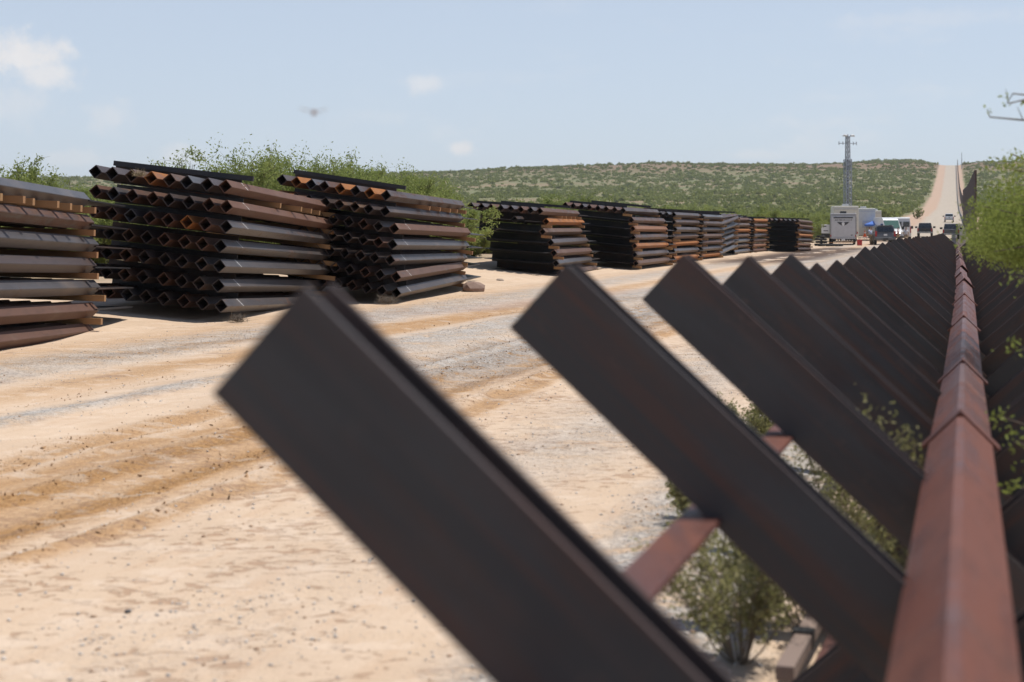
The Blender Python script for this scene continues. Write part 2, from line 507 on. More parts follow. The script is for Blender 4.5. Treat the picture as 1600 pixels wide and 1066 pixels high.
# gravel stones
m, t = new_mat('gravel_stone')
ri = t.n('ShaderNodeNewGeometry').outputs['Random Per Island']
c = t.mix(ri, (0.44, 0.41, 0.385), (0.68, 0.62, 0.55))
c = t.mix(t.m('GREATER_THAN', t.m('FRACT', t.m('MULTIPLY', ri, 7.3)), 0.8), c, (0.42, 0.28, 0.19))
finish(t, c, 0.85, spec=0.25)


# ------------------------------------------------------------------ terrain
def vnoise(x, y, seed=0):
    xi = np.floor(x).astype(np.int64); yi = np.floor(y).astype(np.int64)
    fx = x - xi; fy = y - yi
    fx = fx * fx * (3 - 2 * fx); fy = fy * fy * (3 - 2 * fy)

    def h(a, b):
        n = (a * 374761393 + b * 668265263 + seed * 982451653) & 0x7fffffff
        n = ((n ^ (n >> 13)) * 1274126177) & 0x7fffffff
        return ((n ^ (n >> 16)) & 0xffff) / 65535.0
    return (h(xi, yi) * (1 - fx) + h(xi + 1, yi) * fx) * (1 - fy) + (h(xi, yi + 1) * (1 - fx) + h(xi + 1, yi + 1) * fx) * fy


PY = [-400, 150, 219, 352, 658, 925, 1200, 1470, 1600, 1900, 3200]
PZ = [0, 0, .6, 3.3, 10.0, 21, 39.5, 61.5, 66, 58, 30]
KU = [-2500, -1500, -780, -476, -290, -170, -30, -9, 4, 25, 200, 900, 2500]
KK = [.6, .70, .80, .91, .985, 1.035, 1.04, 1.0, 1.0, 1.04, 1.03, .98, .9]
ZT = [0, 5, 6.26, 7.64, 9, 10.4, 11.8, 13.2, 14.6, 16, 18.7, 20, 30, 45, 90]
ZD = [0, 0, -.03, -.06, -.095, -.11, -.10, -.075, -.07, -.055, -.03, -.02, -.05, -.10, -.08]


def gz(x, y):
    x = np.asarray(x, dtype=float); y = np.asarray(y, dtype=float)
    u = x - 0.276 * y
    sm = np.clip((y - 200) / 500, 0, 1) * 45
    prof = (np.interp(y - sm, PY, PZ) + np.interp(y, PY, PZ) + np.interp(y + sm, PY, PZ)) / 3
    k = np.interp(u, KU, KK)
    off = np.clip((np.abs(u + 3) - 11) / 25, 0, 1) * np.clip((y - 180) / 400, 0, 1)
    und = (vnoise(x / 130, y / 130, 1) - .5) * 5 + (vnoise(x / 45, y / 45, 2) - .5) * 2
    z = prof * k + und * off
    z = z + 0.1 * np.clip(-u - 12.2, 0, 4.5) * np.clip((170 - y) / 40, 0, 1)
    nr_ = np.clip((45 - y) / 15, 0, 1)
    w_ = (vnoise(u * 0.3, y * 0.12, 3) - .5) * 0.35
    uu = u + w_
    rut = -0.022 * np.exp(-((uu + 4.75) / .2) ** 2) - 0.035 * np.exp(-((uu + 6.1) / .16) ** 2) - .03 * np.exp(-((uu + 8.3) / .3) ** 2)
    rut += 0.035 * np.exp(-((uu + 4.2) / .07) ** 2) + 0.03 * np.exp(-((uu + 5.3) / .12) ** 2) + 0.025 * np.exp(-((uu + 5.8) / .08) ** 2) + .025 * np.exp(-((uu + 7.4) / .16) ** 2)
    rut += 0.04 * np.exp(-((uu + 1.2) / .3) ** 2)
    rut += (vnoise(x * .9, y * .9, 4) - .5) * .035 + (vnoise(x * 4, y * 4, 5) - .5) * .007 + (vnoise(x * 11, y * 11, 6) - .5) * .006 + (vnoise(x * 14, y * 14, 7) - .5) * .022 * np.exp(-((uu + 5.0) / .85) ** 4)
    z = z + rut * nr_
    z = z + np.interp(y, ZT, ZD) * np.clip((u + 1.4) / 0.9, 0, 1) * np.clip((60 - y) / 20, 0, 1) * 0.7
    return z


us = np.concatenate([-np.geomspace(3200, 16, 60), np.arange(-15.6, -13, .3), np.arange(-13, 0.6, .055), np.arange(.8, 6, .3), np.geomspace(6.5, 3200, 44)])
vs = np.concatenate([[-400, -150, -50, -15, -4, 0, 2], np.geomspace(3.5, 42, 230), np.geomspace(43, 900, 120), np.geomspace(915, 3200, 60)])
Ug, Vg = np.meshgrid(us, vs)
Xg = Ug + 0.276 * Vg
Zg = gz(Xg, Vg)
NV, NU = Ug.shape
idx = np.arange(NV * NU).reshape(NV, NU)
quads = np.stack([idx[:-1, :-1], idx[:-1, 1:], idx[1:, 1:], idx[1:, :-1]], -1).reshape(-1, 4)
uc = ((us[:-1] + us[1:]) / 2)[None, :].repeat(NV - 1, 0).ravel()
vc = ((vs[:-1] + vs[1:]) / 2)[:, None].repeat(NU - 1, 1).ravel()
lo = np.where(vc < 180, -12.9, -7.0); hi = np.where(vc < 180, -0.9, 2.9)
isroad = (uc > lo) & (uc < hi)
VV = np.stack([Xg.ravel(), Vg.ravel(), Zg.ravel()], -1)


def sub(name, mask):
    q = quads[mask]
    un, inv = np.unique(q.ravel(), return_inverse=True)
    me = npmesh(name, VV[un], inv.reshape(-1, 4), 'desert_ground')
    me.polygons.foreach_set('use_smooth', np.ones(len(me.polygons), dtype=bool))
    link(name, me, kind='structure')


sub('ground', ~isroad)
sub('dirt_road', isroad)


def G(x, y):
    return float(gz(x, y))


# ------------------------------------------------------------------ bollard panels in stacks
A = 0.165      # side of a tube
PITCH = 0.3175
LAYER = 0.323


def tube_mesh(L, mat, a=A, wall=0.011, ch=0.008):
    mb = MB(); h = a / 2
    ring = [(h - ch, h), (h, h - ch), (h, -h + ch), (h - ch, -h), (-h + ch, -h), (-h, -h + ch), (-h, h - ch), (-h + ch, h)]
    hi_ = h - wall
    inn = [(hi_, hi_), (hi_, -hi_), (-hi_, -hi_), (-hi_, hi_)]
    c = math.sqrt(.5)
    R = lambda p: (c * (p[0] - p[1]), c * (p[0] + p[1]))
    ro = [R(p) for p in ring]; ri_ = [R(p) for p in inn]
    vs_ = [(x, 0, z) for x, z in ro] + [(x, L, z) for x, z in ro] + [(x, 0, z) for x, z in ri_] + [(x, L, z) for x, z in ri_]
    fs = [(i, (i + 1) % 8, 8 + (i + 1) % 8, 8 + i) for i in range(8)]
    fs += [(16 + i, 20 + i, 20 + (i + 1) % 4, 16 + (i + 1) % 4) for i in range(4)]
    for o, q in ((0, 16), (8, 20)):
        fs += [(o + 0, o + 1, q + 0), (o + 2, o + 3, q + 1), (o + 4, o + 5, q + 2), (o + 6, o + 7, q + 3)]
        fs += [(o + 1, o + 2, q + 1, q + 0), (o + 3, o + 4, q + 2, q + 1), (o + 5, o + 6, q + 3, q + 2), (o + 7, o + 0, q + 0, q + 3)]
    mb.add(vs_, fs)
    me = mb.mesh('tube', mat)
    bm = bmesh.new(); bm.from_mesh(me); bmesh.ops.recalc_face_normals(bm, faces=bm.faces); bm.to_mesh(me); bm.free()
    return me


TM = {}


def get_tube(L, mat):
    if (L, mat) not in TM: TM[(L, mat)] = tube_mesh(L, mat)
    return TM[(L, mat)]


PM = {}


def get_part(kind, L):
    if (kind, L) in PM: return PM[(kind, L)]
    mb = MB(); W = PITCH * 7 + .24
    if kind == 'cross_plate':
        mb.box((-.11, 0, 0.03), (W - .22, 0.02, 0.315)); mat = 'plate_steel'
    elif kind == 'cross_beam':
        mb.box((0, 0, 0), (W, 0.07, 0.085)); mat = 'plate_steel'
    elif kind == 'end_plate':
        mb.box((0, 0.0, 0), (W, 1.9, 0.02)); mat = 'plate_steel'
    elif kind == 'near_plate':
        mb.box((-.2, 0.0, 0), (W - .40, 1.35, 0.012)); mat = 'plate_steel'
    elif kind == 'short_timber':
        mb.box((W / 2 - .12, 0, 0), (.34, 0.09, 0.09)); mat = 'timber_new'
    elif kind == 'timber':
        mb.box((0, 0, 0), (W + .16, 0.09, 0.09)); mat = 'timber_new'
    PM[(kind, L)] = mb.mesh(kind, mat)
    return PM[(kind, L)]


# x, y of the near right bottom corner; heading (dx per dy); roll; pitch; base z; length; tints of the side tube from the top; name
B_, G_, O_, BM, GM = 'tube_brown', 'tube_grey', 'tube_orange', 'tube_brown_marked', 'tube_grey_marked'
STACKS = [
    (-6.42, 16.2, .035, .03, -.028, .02, 7.3, [G_, B_, G_, B_, G_, B_, B_], 'stack at left frame edge', 0.3),
    (-4.74, 26.0, .118, .115, -.034, .07, 7.3, [BM, BM, GM, GM, GM, GM, GM], 'second stack from left', 1.25),
    (-2.62, 32.6, .178, .150, -.012, .06, 7.3, [B_, B_, BM, GM, GM, GM, BM], 'third stack from left', 1.25),
    (0.92, 50.5, .205, .078, .000, -.04, 7.3, [B_, O_, G_, B_, B_, G_, G_], 'fourth stack from left', .35),
    (4.30, 60.0, .270, .10, .000, .08, 7.3, [B_, B_, O_, B_, O_, B_, G_], 'fifth stack from left', .35),
    (7.20, 71.0, .280, .06, .000, .05, 6.9, [B_, B_, B_, G_, O_, G_, O_], 'sixth stack from left', .35),
    (9.45, 79.3, .285, .04, .000, .04, 6.6, [G_, B_, B_, G_, B_, B_, O_], 'seventh stack from left', .35),
    (11.35, 87.3, .285, .03, .03, .04, 6.4, [B_, B_, G_, B_, G_, B_, G_], 'eighth stack from left, the crooked one', .35),
    (13.2, 95.0, .290, .03, .005, .0, 6.6, [B_, G_, O_, G_, G_, G_, G_], 'ninth stack from left', .35),
    (15.6, 103.2, .290, .03, .0, .0, 6.6, [O_, B_, O_, B_, B_, O_, B_], 'tenth stack from left', .35),
    (19.8, 110.5, .330, .04, -.012, .0, 7.0, [G_, B_, B_, O_, B_, O_, B_], 'farthest stack, beside the grey trailer', .35),
]
TINTWORD = {B_: 'rusty brown', G_: 'grey mill-scale', O_: 'orange rusted', BM: 'brown chalk-marked', GM: 'grey chalk-marked'}
NUMW = ['top', 'second from top', 'third from top', 'middle', 'third from bottom', 'second from bottom', 'bottom']
for si, (sx, sy, hd, roll, pit, z0, L, tints, sname, ynear) in enumerate(STACKS):
    yv = Vector((hd, 1, pit)).normalized()
    xv = Vector((1, -hd, -roll)); xv = (xv - yv * xv.dot(yv)).normalized()
    zv = xv.cross(yv)
    R = Matrix((xv, yv, zv)).transposed()
    base = Vector((sx, sy, z0))
    for k in range(7):                       # k = 0 is the top panel
        lay = 6 - k
        jx = rng.uniform(-.05, .05); jy = rng.uniform(-.14, .14)
        dyaw = rng.uniform(-.006, .006); dp = rng.uniform(-.003, .003)
        if si == 0: jy *= 1.6
        if si == 1: jx, jy = [(-.05, -.05), (.02, -.1), (.04, -.12), (.0, -.05), (.03, -.1), (.02, 0), (.08, .05)][k]
        if si == 2:
            jx, jy = [(-.12, -.2), (-.10, -.15), (.10, .0), (.12, .0), (.12, .0), (.28, 0), (.34, .1)][k]
            dp = [0, 0, 0, 0, .003, .018, .02][k]; dyaw = [0, 0, 0, 0, 0, .02, .02][k]
        if si == 3: jx, jy = [(-.05, -.2), (0.0, .3), (.05, .0), (.3, .15), (.42, .2), (.5, .3), (.6, .6)][k]
        if si == 4: jx, jy = [(-.2, -.2), (.1, .1), (.15, .2), (.2, .3), (.25, .4), (.3, .4), (.35, .5)][k]
        if si == 7: dp = [.0, .03, .02, .012, .022, .018, .026][k]; jx *= 3
        zb = lay * LAYER + .11 + .09
        org = base + R @ Vector((-A * .7 + jx, jy, zb))
        if dp: org = org - zv * 0.0
        RR = R @ Matrix.Rotation(dyaw, 3, 'Z') @ Matrix.Rotation(dp, 3, 'X')
        M4 = RR.to_4x4(); M4.translation = org
        if si == 1 and k == 0:
            lab = 'brown steel tube panel topping the second stack, straw stuffed in one tube'
        else:
            lab = f'{TINTWORD[tints[k]]} tube panel, {NUMW[k]} of {sname}'
        p = link('bollard_panel', None, None, label=lab, cat='steel panel', group='square tube panels in the stacks')
        p.empty_display_size = .2
        p.matrix_world = M4
        for i in range(8):
            mt = tints[k] if i == 7 else rng.choice([B_, B_, B_, B_, G_] + ([O_] if (k < 2 and rng.random() < .12) else []))
            if si == 1 and k == 0 and i == 3: mt = O_
            if si == 1 and k == 2 and i == 5: mt = O_
            if si == 2 and k == 0: mt = [B_, O_, G_, B_, O_, B_, O_, B_][i]
            j2 = rng.uniform(-.012, .012)
            ysh = rng.uniform(-.05, .05)
            if si >= 3 and k >= 1 and i < 7 and not (si == 3 and k == 1 and i == 4): ysh += 1.42
            if si == 3 and k == 1 and i == 7: ysh += .5
            link('tube', get_tube(L, mt), p, ((i - 7) * PITCH + j2, ysh, 0))
        cx = -3.5 * PITCH
        link('cross_plate', get_part('cross_plate', L), p, (cx, 1.25, 0))
        if si >= 3 and k >= 1:
            link('near_plate', get_part('near_plate', L), p, (cx, .72, -.03))
        if k == 0:
            link('cross_beam', get_part('cross_beam', L), p, (cx, 5.1 if si >= 3 else 1.15, .108 + .0425 + .06))
        if L > 6.0:
            link('end_plate', get_part('end_plate', L), p, (cx, L + .80, -.02 + rng.uniform(-.03, .03)))
        # timber spacers that lie under this panel
        ys = [ynear, L - .28]
        if si in (0, 1, 2): ys = [L - .28]
        if k == 0 and si < 4: ys = [L - .28 - q * 1.0 for q in range(0, 5)]
        if k == 0 and si == 0: ys = [L - .28 - q * .62 for q in range(0, 7)]
        for q, yy in enumerate(sorted(ys, reverse=True)):
            where = 'far' if q == 0 else 'near' if yy < 2 else ORD[q] + ' from the far end'
            kind_ = 'timber' if q == 0 or yy > 2 else 'short_timber'
            off = RR @ Vector((cx + rng.uniform(-.05, .12), yy + rng.uniform(-.05, .05), -.108 - .0475))
            o = link('timber_spacer', get_part(kind_, L), None, label=(f'{where} wood spacer under {NUMW[k]} panel, {sname.split(",")[0]}' if ' ' not in where else f'wood spacer, {where}, under {NUMW[k]} panel, {sname.split(",")[0]}'),
                     cat='timber spacer', group='timber spacers between the panels')
            M5 = RR.to_4x4(); M5.translation = org + off
            o.matrix_world = M5

# straw ball (a bird's nest) in one tube of the second stack, and weeds at the feet of the stacks
def tuft(name, label, cat, loc, r, n, mat, ht=1.0, group=None):
    V = []; Fc = []
    rr = np.random.default_rng(int(abs(loc[0] * 91 + loc[1] * 7)) + n)
    for i in range(n):
        d = rr.normal(size=3); d /= np.linalg.norm(d); d[2] = abs(d[2]) * ht
        p = rr.normal(size=3) * r * .35; p[2] = abs(p[2]) * .6
        q = p + d * r * rr.uniform(.5, 1.1)
        s_ = rr.normal(size=3); s_ = s_ / np.linalg.norm(s_) * .004 * max(1, r * 5)
        o = len(V); V += [p - s_, p + s_, q]; Fc.append((o, o + 1, o + 2))
    me = npmesh(name, np.array(V), np.array(Fc), mat, 3)
    return link(name, me, None, loc, label=label, cat=cat, **({'group': group} if group else {}))


P0 = Vector(STACKS[1][:2] + (0,))
tuft('straw_bundle', 'pale ball of straw stuffed in a top tube end of the second stack', 'straw bundle', (-6.02, 25.84, 2.37), .12, 260, 'straw', 1)
tuft('dry_weed', 'dry brown weed under the near corner of the second stack', 'weed', (-4.42, 25.75, .02), .20, 260, 'twig_dry', .8)
tuft('dry_weed', 'dry brown weed under the near corner of the third stack', 'weed', (-2.55, 32.35, .02), .26, 300, 'twig_dry', .6)
tuft('dry_weed', 'small dry weed at the foot of the fourth stack', 'weed', (0.7, 50.0, .02), .22, 160, 'twig_dry', .6)

# ------------------------------------------------------------------ crossed-beam barrier
AY = math.atan(S)
TH = math.atan(0.914)
BW, BD = 0.188, 0.10


def rail_x(y):
    return 0.284 * y - 0.02 if y < 18 else 0.284 * 18 - .02 + (y - 18) * .2775


def dzb(y):
    return float(np.interp(y, ZT, ZD))


def hbeam(L):
    """H section along local X, flanges facing local Y"""
    mb = MB()
    mb.box((0, -BD / 2 + .006, 0), (L, .012, BW))
    mb.box((0, BD / 2 - .006, 0), (L, .012, BW))
    mb.box((0, 0, 0), (L, BD - .025, .009))
    me = mb.mesh('beam', 'barrier_steel')
    return me


m, t = new_mat('barrier_beam')
oc = t.n('ShaderNodeTexCoord').outputs['Object']
rnd = t.n('ShaderNodeObjectInfo').outputs['Random']
off = t.vm('ADD', oc, t.xyz(t.m('MULTIPLY', rnd, 37.0), 0.0, t.m('MULTIPLY', rnd, 13.0)))
st = t.noise(t.vm('MULTIPLY', off, (1.2, 14, 14)), 1.0, 5, 0.6, .3)
bl = t.noise(off, 3.0, 5, .6)
k_ = t.m('ADD', t.m('MULTIPLY', st, .6), t.m('MULTIPLY', bl, .4))
f_ = t.sm(k_, .47, .62)
xx, yy, zz = t.sep(oc)
edge = t.sm(t.m('ABSOLUTE', zz), BW / 2 - .012, BW / 2 - .001, 0, .75)
f_ = t.m('MAXIMUM', f_, edge)
c = t.mix(f_, (0.050, 0.051, 0.055), (0.088, 0.056, 0.048))
s2_ = t.noise(t.vm('MULTIPLY', off, (.5, 26, 26)), 1.0, 5, 0.7, .2)
c = t.mix(t.sm(s2_, .48, .66, 0, .85), c, (0.105, 0.052, 0.040))
c = t.mix(t.sm(t.noise(t.vm('MULTIPLY', off, (2.5, 6, 6)), 1, 6, .7), .50, .72, 0, .6), c, (0.035, 0.033, 0.034))
c = t.mix(t.sm(t.noise(off, 14, 5, .75), .57, .74, 0, .6), c, (0.125, 0.085, 0.07))
c = t.mix(t.sm(t.noise(t.vm('MULTIPLY', off, (.8, 5, 5)), 1, 4, .6), .5, .65, 0, .6), c, (0.070, 0.076, 0.082))
fn = t.noise(off, 45, 3)
finish(t, t.mix(t.m('MULTIPLY', fn, .5), c, (0.055, 0.05, 0.048)), .6, fn, .2, .003, spec=.3)

TIPX, TIPZ = -.93 + .062, 1.36
CZ = TIPZ + TIPX * 0.914           # height of the crossing
LEGX = 0.62
LB = (abs(TIPX) + LEGX) / math.cos(TH)
bme = hbeam(LB)
bme.materials.clear(); bme.materials.append(MATS['barrier_beam'])
midx = (TIPX + LEGX) / 2
midz = CZ - midx * 0.914
crossme = []
N_X = 62
GX = 'crossed steel beams of the vehicle barrier'
first_x = None
for n in range(-2, N_X):
    yt = (n + 1.52) * 1.385
    yc = yt - .25
    sh = min(max(n, 0), 5) * .0205
    cx = rail_x(yc) + sh * .6 + (.018 if n == 0 else 0)
    if n < 0: lab = 'crossed dark steel beams beside the camera, under the near end of the rail'
    elif n == 0: lab = 'nearest and largest blurred crossed beams, its arm filling the lower centre'
    elif n < 14: lab = f'dark crossed steel beams carrying the rail, {ORD[n]} pair counted from the camera'
    elif n < 30: lab = 'dark crossed steel beams in the packed middle stretch before the green bush'
    else: lab = 'far crossed steel beams of the barrier beyond the green bush'
    p = thing('crossed_beams', lab, 'barrier beams', (cx, yc, dzb(yt)), -AY + rng.uniform(-.01, .01) * (n > 2), GX)
    j = rng.uniform(-.012, .012) if n > 3 else 0
    link('beam', bme, p, (midx - sh * .4, 0, midz + j), (0, TH + j * .8, 0))
    link('beam', bme, p, (-midx + .055, BD + .012, midz - .055), (0, -TH + j, 0))

# rail segments with collars
JOINTS = [-2.9, 1.25, 5.45, 8.5, 12.9, 16.6, 20.4, 24.8]
while JOINTS[-1] < 84: JOINTS.append(JOINTS[-1] + 4.2)
RS = 0.163


def rail_mesh(L):
    return tube_mesh(L, 'rail_steel', RS, .01, .016)


def collar_mesh():
    mb = MB(); c = math.sqrt(.5); s2 = RS + .013; h = s2 / 2
    # angle-iron cap over the ridge
    for sgn in (-1, 1):
        p = Vector((0, 0, 2 * h * c)); q = Vector((sgn * 2 * h * c * 1.04, 0, -.004))
        nrm = Vector((sgn * c, 0, c)) * -.012
        vs_ = [p, q, q + nrm, p + Vector((0, 0, -.017))]
        vs_ = [tuple(v) for v in vs_] + [(v[0], .14, v[2]) for v in vs_]
        mb.add(vs_, [(0, 1, 2, 3), (7, 6, 5, 4), (0, 4, 5, 1), (1, 5, 6, 2), (2, 6, 7, 3), (3, 7, 4, 0)])
    return mb.mesh('joint_collar', 'rail_steel')


cme = collar_mesh()
RZ = 0.89 - RS * math.sqrt(.5)
RAILW = ['length of rail behind the camera', 'rusty red square rail nearest the camera along the right edge']
for i in range(len(JOINTS) - 1):
    y0, y1 = JOINTS[i], JOINTS[i + 1]
    jx = rng.uniform(-.03, .03) if i > 5 else 0; jz = rng.uniform(-.03, .03) if i > 5 else 0
    a = Vector((rail_x(y0) + jx, y0, RZ + dzb(y0) + jz)); b = Vector((rail_x(y1) + jx * .5, y1, RZ + dzb(y1)))
    d = b - a
    yv = d.normalized(); xv = yv.cross(Vector((0, 0, 1))).normalized(); zv = xv.cross(yv)
    M4 = Matrix((xv, yv, zv)).transposed().to_4x4(); M4.translation = a
    if i < 2: lab = RAILW[i]
    elif i < 14: lab = f'rusty red square rail length, {ORD[i - 1]} from the camera, with a V collar'
    else: lab = 'far end rail length of the barrier hidden by the green bush'
    p = link('barrier_rail', None, None, label=lab, cat='steel rail', group='rail lengths along the barrier')
    p.empty_display_size = .2
    p.matrix_world = M4
    link('rail_tube', rail_mesh(d.length - .01), p)
    if i > 0: link('joint_collar', cme, p, (0, -.03, 0))

# tie bars through the left arms
for i in range(0, 7):
    y0, y1 = JOINTS[i] + .6, JOINTS[i + 1] + .6
    mb = MB(); a = Vector((rail_x(y0) - .535, y0, .905 + dzb(y0))); b = Vector((rail_x(y1) - .535, y1, .905 + dzb(y1)))
    mb.bar(a, b, .088, .016)
    lab = ['flat bar behind the camera', 'pink lit flat tie bar between the two nearest arms and the next', 'flat tie bar showing between the second and third arms'][i] if i < 3 else f'flat tie bar hidden among the arms, {ORD[i]} length'
    mb.build('tie_bar', 'rail_steel', None, bevel=.004, label=lab, cat='tie bar', group='tie bars of the barrier')

mb = MB(); mb.bar((.86, 5.05, .10), (1.23, 6.2, .09), .06, .05)
pl = thing('timber_post', 'weathered timber lying beside the rail foot with a black strap', 'timber', (0, 0, 0))
mb.build('timber_body', 'timber_old', pl, bevel=.005)
mb = MB(); mb.bar((.99, 5.46, .102), (1.01, 5.52, .101), .07, .06); mb.build('strap', 'dark_plastic', pl)
mb = MB(); mb.bar((1.0, 5.12, .10), (1.27, 5.95, .10), .07, .02); mb.build('steel_strip', 'rail_steel', None, label='short rusty steel strip beside the weathered timber', cat='steel strip')


# ------------------------------------------------------------------ plants
def bush_geo(seed, h, r, stems, twigs, nleaf, leaf, lean=.5, spread=.5, stem_r=.02, upright=.5):
    rg = np.random.default_rng(seed)
    mb = MB(); LP = []
    for s_ in range(stems):
        a = rg.uniform(0, 2 * math.pi); rad = r * rg.uniform(.2, 1) ** .7
        hh = h * rg.uniform(.6, 1.0) * (1 - .25 * (rad / r) ** 2)
        end = np.array([math.cos(a) * rad, math.sin(a) * rad, hh])
        p0 = np.array([math.cos(a), math.sin(a), 0]) * r * .06
        mid = p0 * .5 + end * .5; mid[:2] *= (.7 if rg.random() < .7 else 1.15)
        pts = []
        for k in range(6):
            tt = k / 5
            pts.append((1 - tt) ** 2 * p0 + 2 * tt * (1 - tt) * mid + tt * tt * end + rg.normal(size=3) * h * .012 * (k > 0))
        mb.tube(pts, [stem_r * (1 - .8 * k / 5) for k in range(6)], 4)
        for q in range(twigs):
            tt = rg.uniform(.25, 1.0); k = min(int(tt * 5), 4); fr = tt * 5 - k
            b0 = pts[k] * (1 - fr) + pts[k + 1] * fr
            d = np.array([math.cos(a), math.sin(a), 0]) * rg.uniform(0, .6) + rg.normal(size=3) * .55 + np.array([0, 0, upright])
            d /= np.linalg.norm(d)
            ln = h * spread * rg.uniform(.12, .34)
            b1 = b0 + d * ln * .5 + rg.normal(size=3) * ln * .07
            b2 = b0 + d * ln + rg.normal(size=3) * ln * .15
            mb.tube([b0, b1, b2], [stem_r * .3, stem_r * .22, stem_r * .1], 3)
            m_ = int(nleaf * rg.uniform(.3, 1.5))
            if rg.random() < .1: m_ = 2
            t_ = rg.uniform(.15, 1.05, m_)[:, None]
            P = b0 + (b2 - b0) * t_ + rg.normal(size=(m_, 3)) * ln * .16
            LP.append(P)
    P = np.concatenate(LP); n = len(P)
    d = rg.normal(size=(n, 3)); d /= np.linalg.norm(d, axis=1)[:, None]
    e = np.cross(d, rg.normal(size=(n, 3))); e /= np.linalg.norm(e, axis=1)[:, None]
    s1 = (leaf * rg.uniform(.6, 1.3, n))[:, None]; s2 = s1 * rg.uniform(.3, .55, n)[:, None]
    V = np.stack([P - d * s1, P - e * s2, P + d * s1, P + e * s2], 1).reshape(-1, 3)
    V[:, 2] = np.maximum(V[:, 2], .02)
    return V, np.arange(4 * n).reshape(-1, 4), mb


def plant(name, label, cat, loc, rz, geo, leafm, stemm, group=None, sc=1.0):
    V, Q, mb = geo
    p = thing(name, label, cat, loc, rz, group)
    p.scale = (sc,) * 3
    link('foliage', npmesh('foliage', V, Q, leafm), p)
    link('stems', mb.mesh('stems', stemm), p)
    return p


# mesquite and brush behind the stacks: five shapes, copied
protos = []
for i, (h, r, st_, tw, nl) in enumerate([(3.3, 1.8, 30, 24, 85), (2.7, 2.3, 40, 20, 85), (2.3, 1.8, 34, 18, 85), (3.0, 1.4, 20, 22, 75), (2.2, 2.6, 40, 18, 85)]):
    protos.append(bush_geo(50 + i, h, r, st_, tw, nl, .040, stem_r=.02, spread=.7))
PLACED = [None] * 5
# (photo x, depth, kind, scale, description)
BUSHES = [(-40, 34, 1, 1.0, 0), (22, 36, 3, 1.05, 0), (60, 39, 2, .95, 0), (118, 42, 4, 1.0, 0), (165, 46, 2, .8, 0), (215, 50, 4, .8, 0), (275, 47, 4, .7, 0),
          (318, 50, 2, .85, 0), (362, 41, 0, 1.12, 0), (405, 44, 3, 1.12, 0), (440, 47, 1, 1.12, 0), (492, 44, 0, 1.0, 0), (540, 50, 3, 1.15, 0), (575, 54, 1, 1.15, 0),
          (618, 52, 3, 1.05, 0), (655, 62, 0, .95, 0), (690, 66, 1, .95, 0), (735, 62, 2, 1.15, 0), (770, 72, 0, .85, 0), (815, 84, 1, .9, 0), (865, 88, 4, 1.2, 0),
          (905, 96, 1, 1.0, 0), (950, 100, 2, 1.3, 0), (1000, 104, 1, 1.1, 0), (1045, 112, 4, 1.4, 0), (1085, 118, 1, 1.2, 0), (1130, 125, 0, .85, 0), (1170, 128, 4, 1.5, 0),
          (1215, 135, 2, 1.5, 0), (1240, 150, 1, 1.3, 0), (1262, 172, 1, 1.3, 0), (1285, 200, 0, 1.2, 0), (300, 60, 1, .9, 0), (240, 60, 1, .8, 0), (460, 56, 1, 1.2, 0), (520, 60, 4, 1.4, 0), (600, 66, 1, 1.3, 0), (640, 52, 2, 1.1, 0), (710, 80, 1, 1.4, 0), (5, 44, 1, 1.0, 0), (85, 50, 1, 1.0, 0)]
BUSHES += [(px, 43 + (px % 7) * 1.7, (px // 13) % 5, .98, 0) for px in list(range(-60, 140, 29)) + list(range(255, 660, 26))]
BUSHES += [(px, 64 + (px % 11) * 2, (px // 7) % 5, 1.1, 0) for px in range(665, 900, 31)]
BUSHES.sort()
SEGX = [(-200, 128, 'the stack at left edge'), (128, 440, 'the second stack'), (440, 726, 'the third stack'), (726, 905, 'the fourth stack'), (905, 1035, 'the fifth stack'),
        (1035, 1200, 'the middle stacks'), (1200, 1400, 'the farthest stack')]
KW = ['tall feathery mesquite', 'wide leafy mesquite', 'low round green shrub', 'thin upright bare-twigged mesquite', 'broad low green brush']
cnt = {}
for px, Y, kd, sc, _ in BUSHES:
    sc *= 1.0 if 440 < px < 690 else .6 if 690 <= px < 840 else .9
    X = px_at(px, Y)
    where = [s for s in SEGX if s[0] <= px < s[1]][0][2]
    key = where; cnt[key] = cnt.get(key, 0) + 1
    nth = ORD[cnt[key] - 1] if cnt[key] <= 20 else 'last'
    lab = f'{KW[kd]} behind {where}, {nth} from the left there'
    loc = (X, Y, G(X, Y) - .05)
    if PLACED[kd] is None:
        PLACED[kd] = plant('mesquite_bush', lab, 'bush', loc, rng.uniform(0, 6.28), protos[kd], 'leaf_mesquite', 'stem_wood', 'bushes behind the stacks', sc)
        o = PLACED[kd]
    else:
        o = dup(PLACED[kd], loc, rng.uniform(0, 6.28), lab)
        o.scale = (sc,) * 3
# two dead branches above the second stack
for k, (px, py, Y, lab) in enumerate([(272, 262, 40, 'bare crooked dead shrub rising above the second stack')]):
    X = px_at(px, Y); mb = MB(); rg = random.Random(k + 3)
    for s_ in range(7):
        p = Vector((0, 0, 0)); pts = [p]; d = Vector((rg.uniform(-.35, .35), rg.uniform(-.3, .3), 1)).normalized()
        for q in range(7):
            d = (d + Vector((rg.uniform(-.25, .25), rg.uniform(-.2, .2), .1))).normalized()
            p = p + d * .42; pts.append(p)
        mb.tube(pts, [.03, .026, .02, .017, .014, .011, .008, .005], 4)
        for q in (3, 4, 5, 6):
            e = (d + Vector((rg.uniform(-1, 1), rg.uniform(-.5, .5), .3))).normalized()
            mb.tube([pts[q], pts[q] + e * .2, pts[q] + e * .4 + Vector((0, 0, .1))], [.012, .008, .004], 3)
    mb.build('dead_shrub', 'stem_wood', None, label=lab, cat='dead shrub').location = (X, Y, .3)


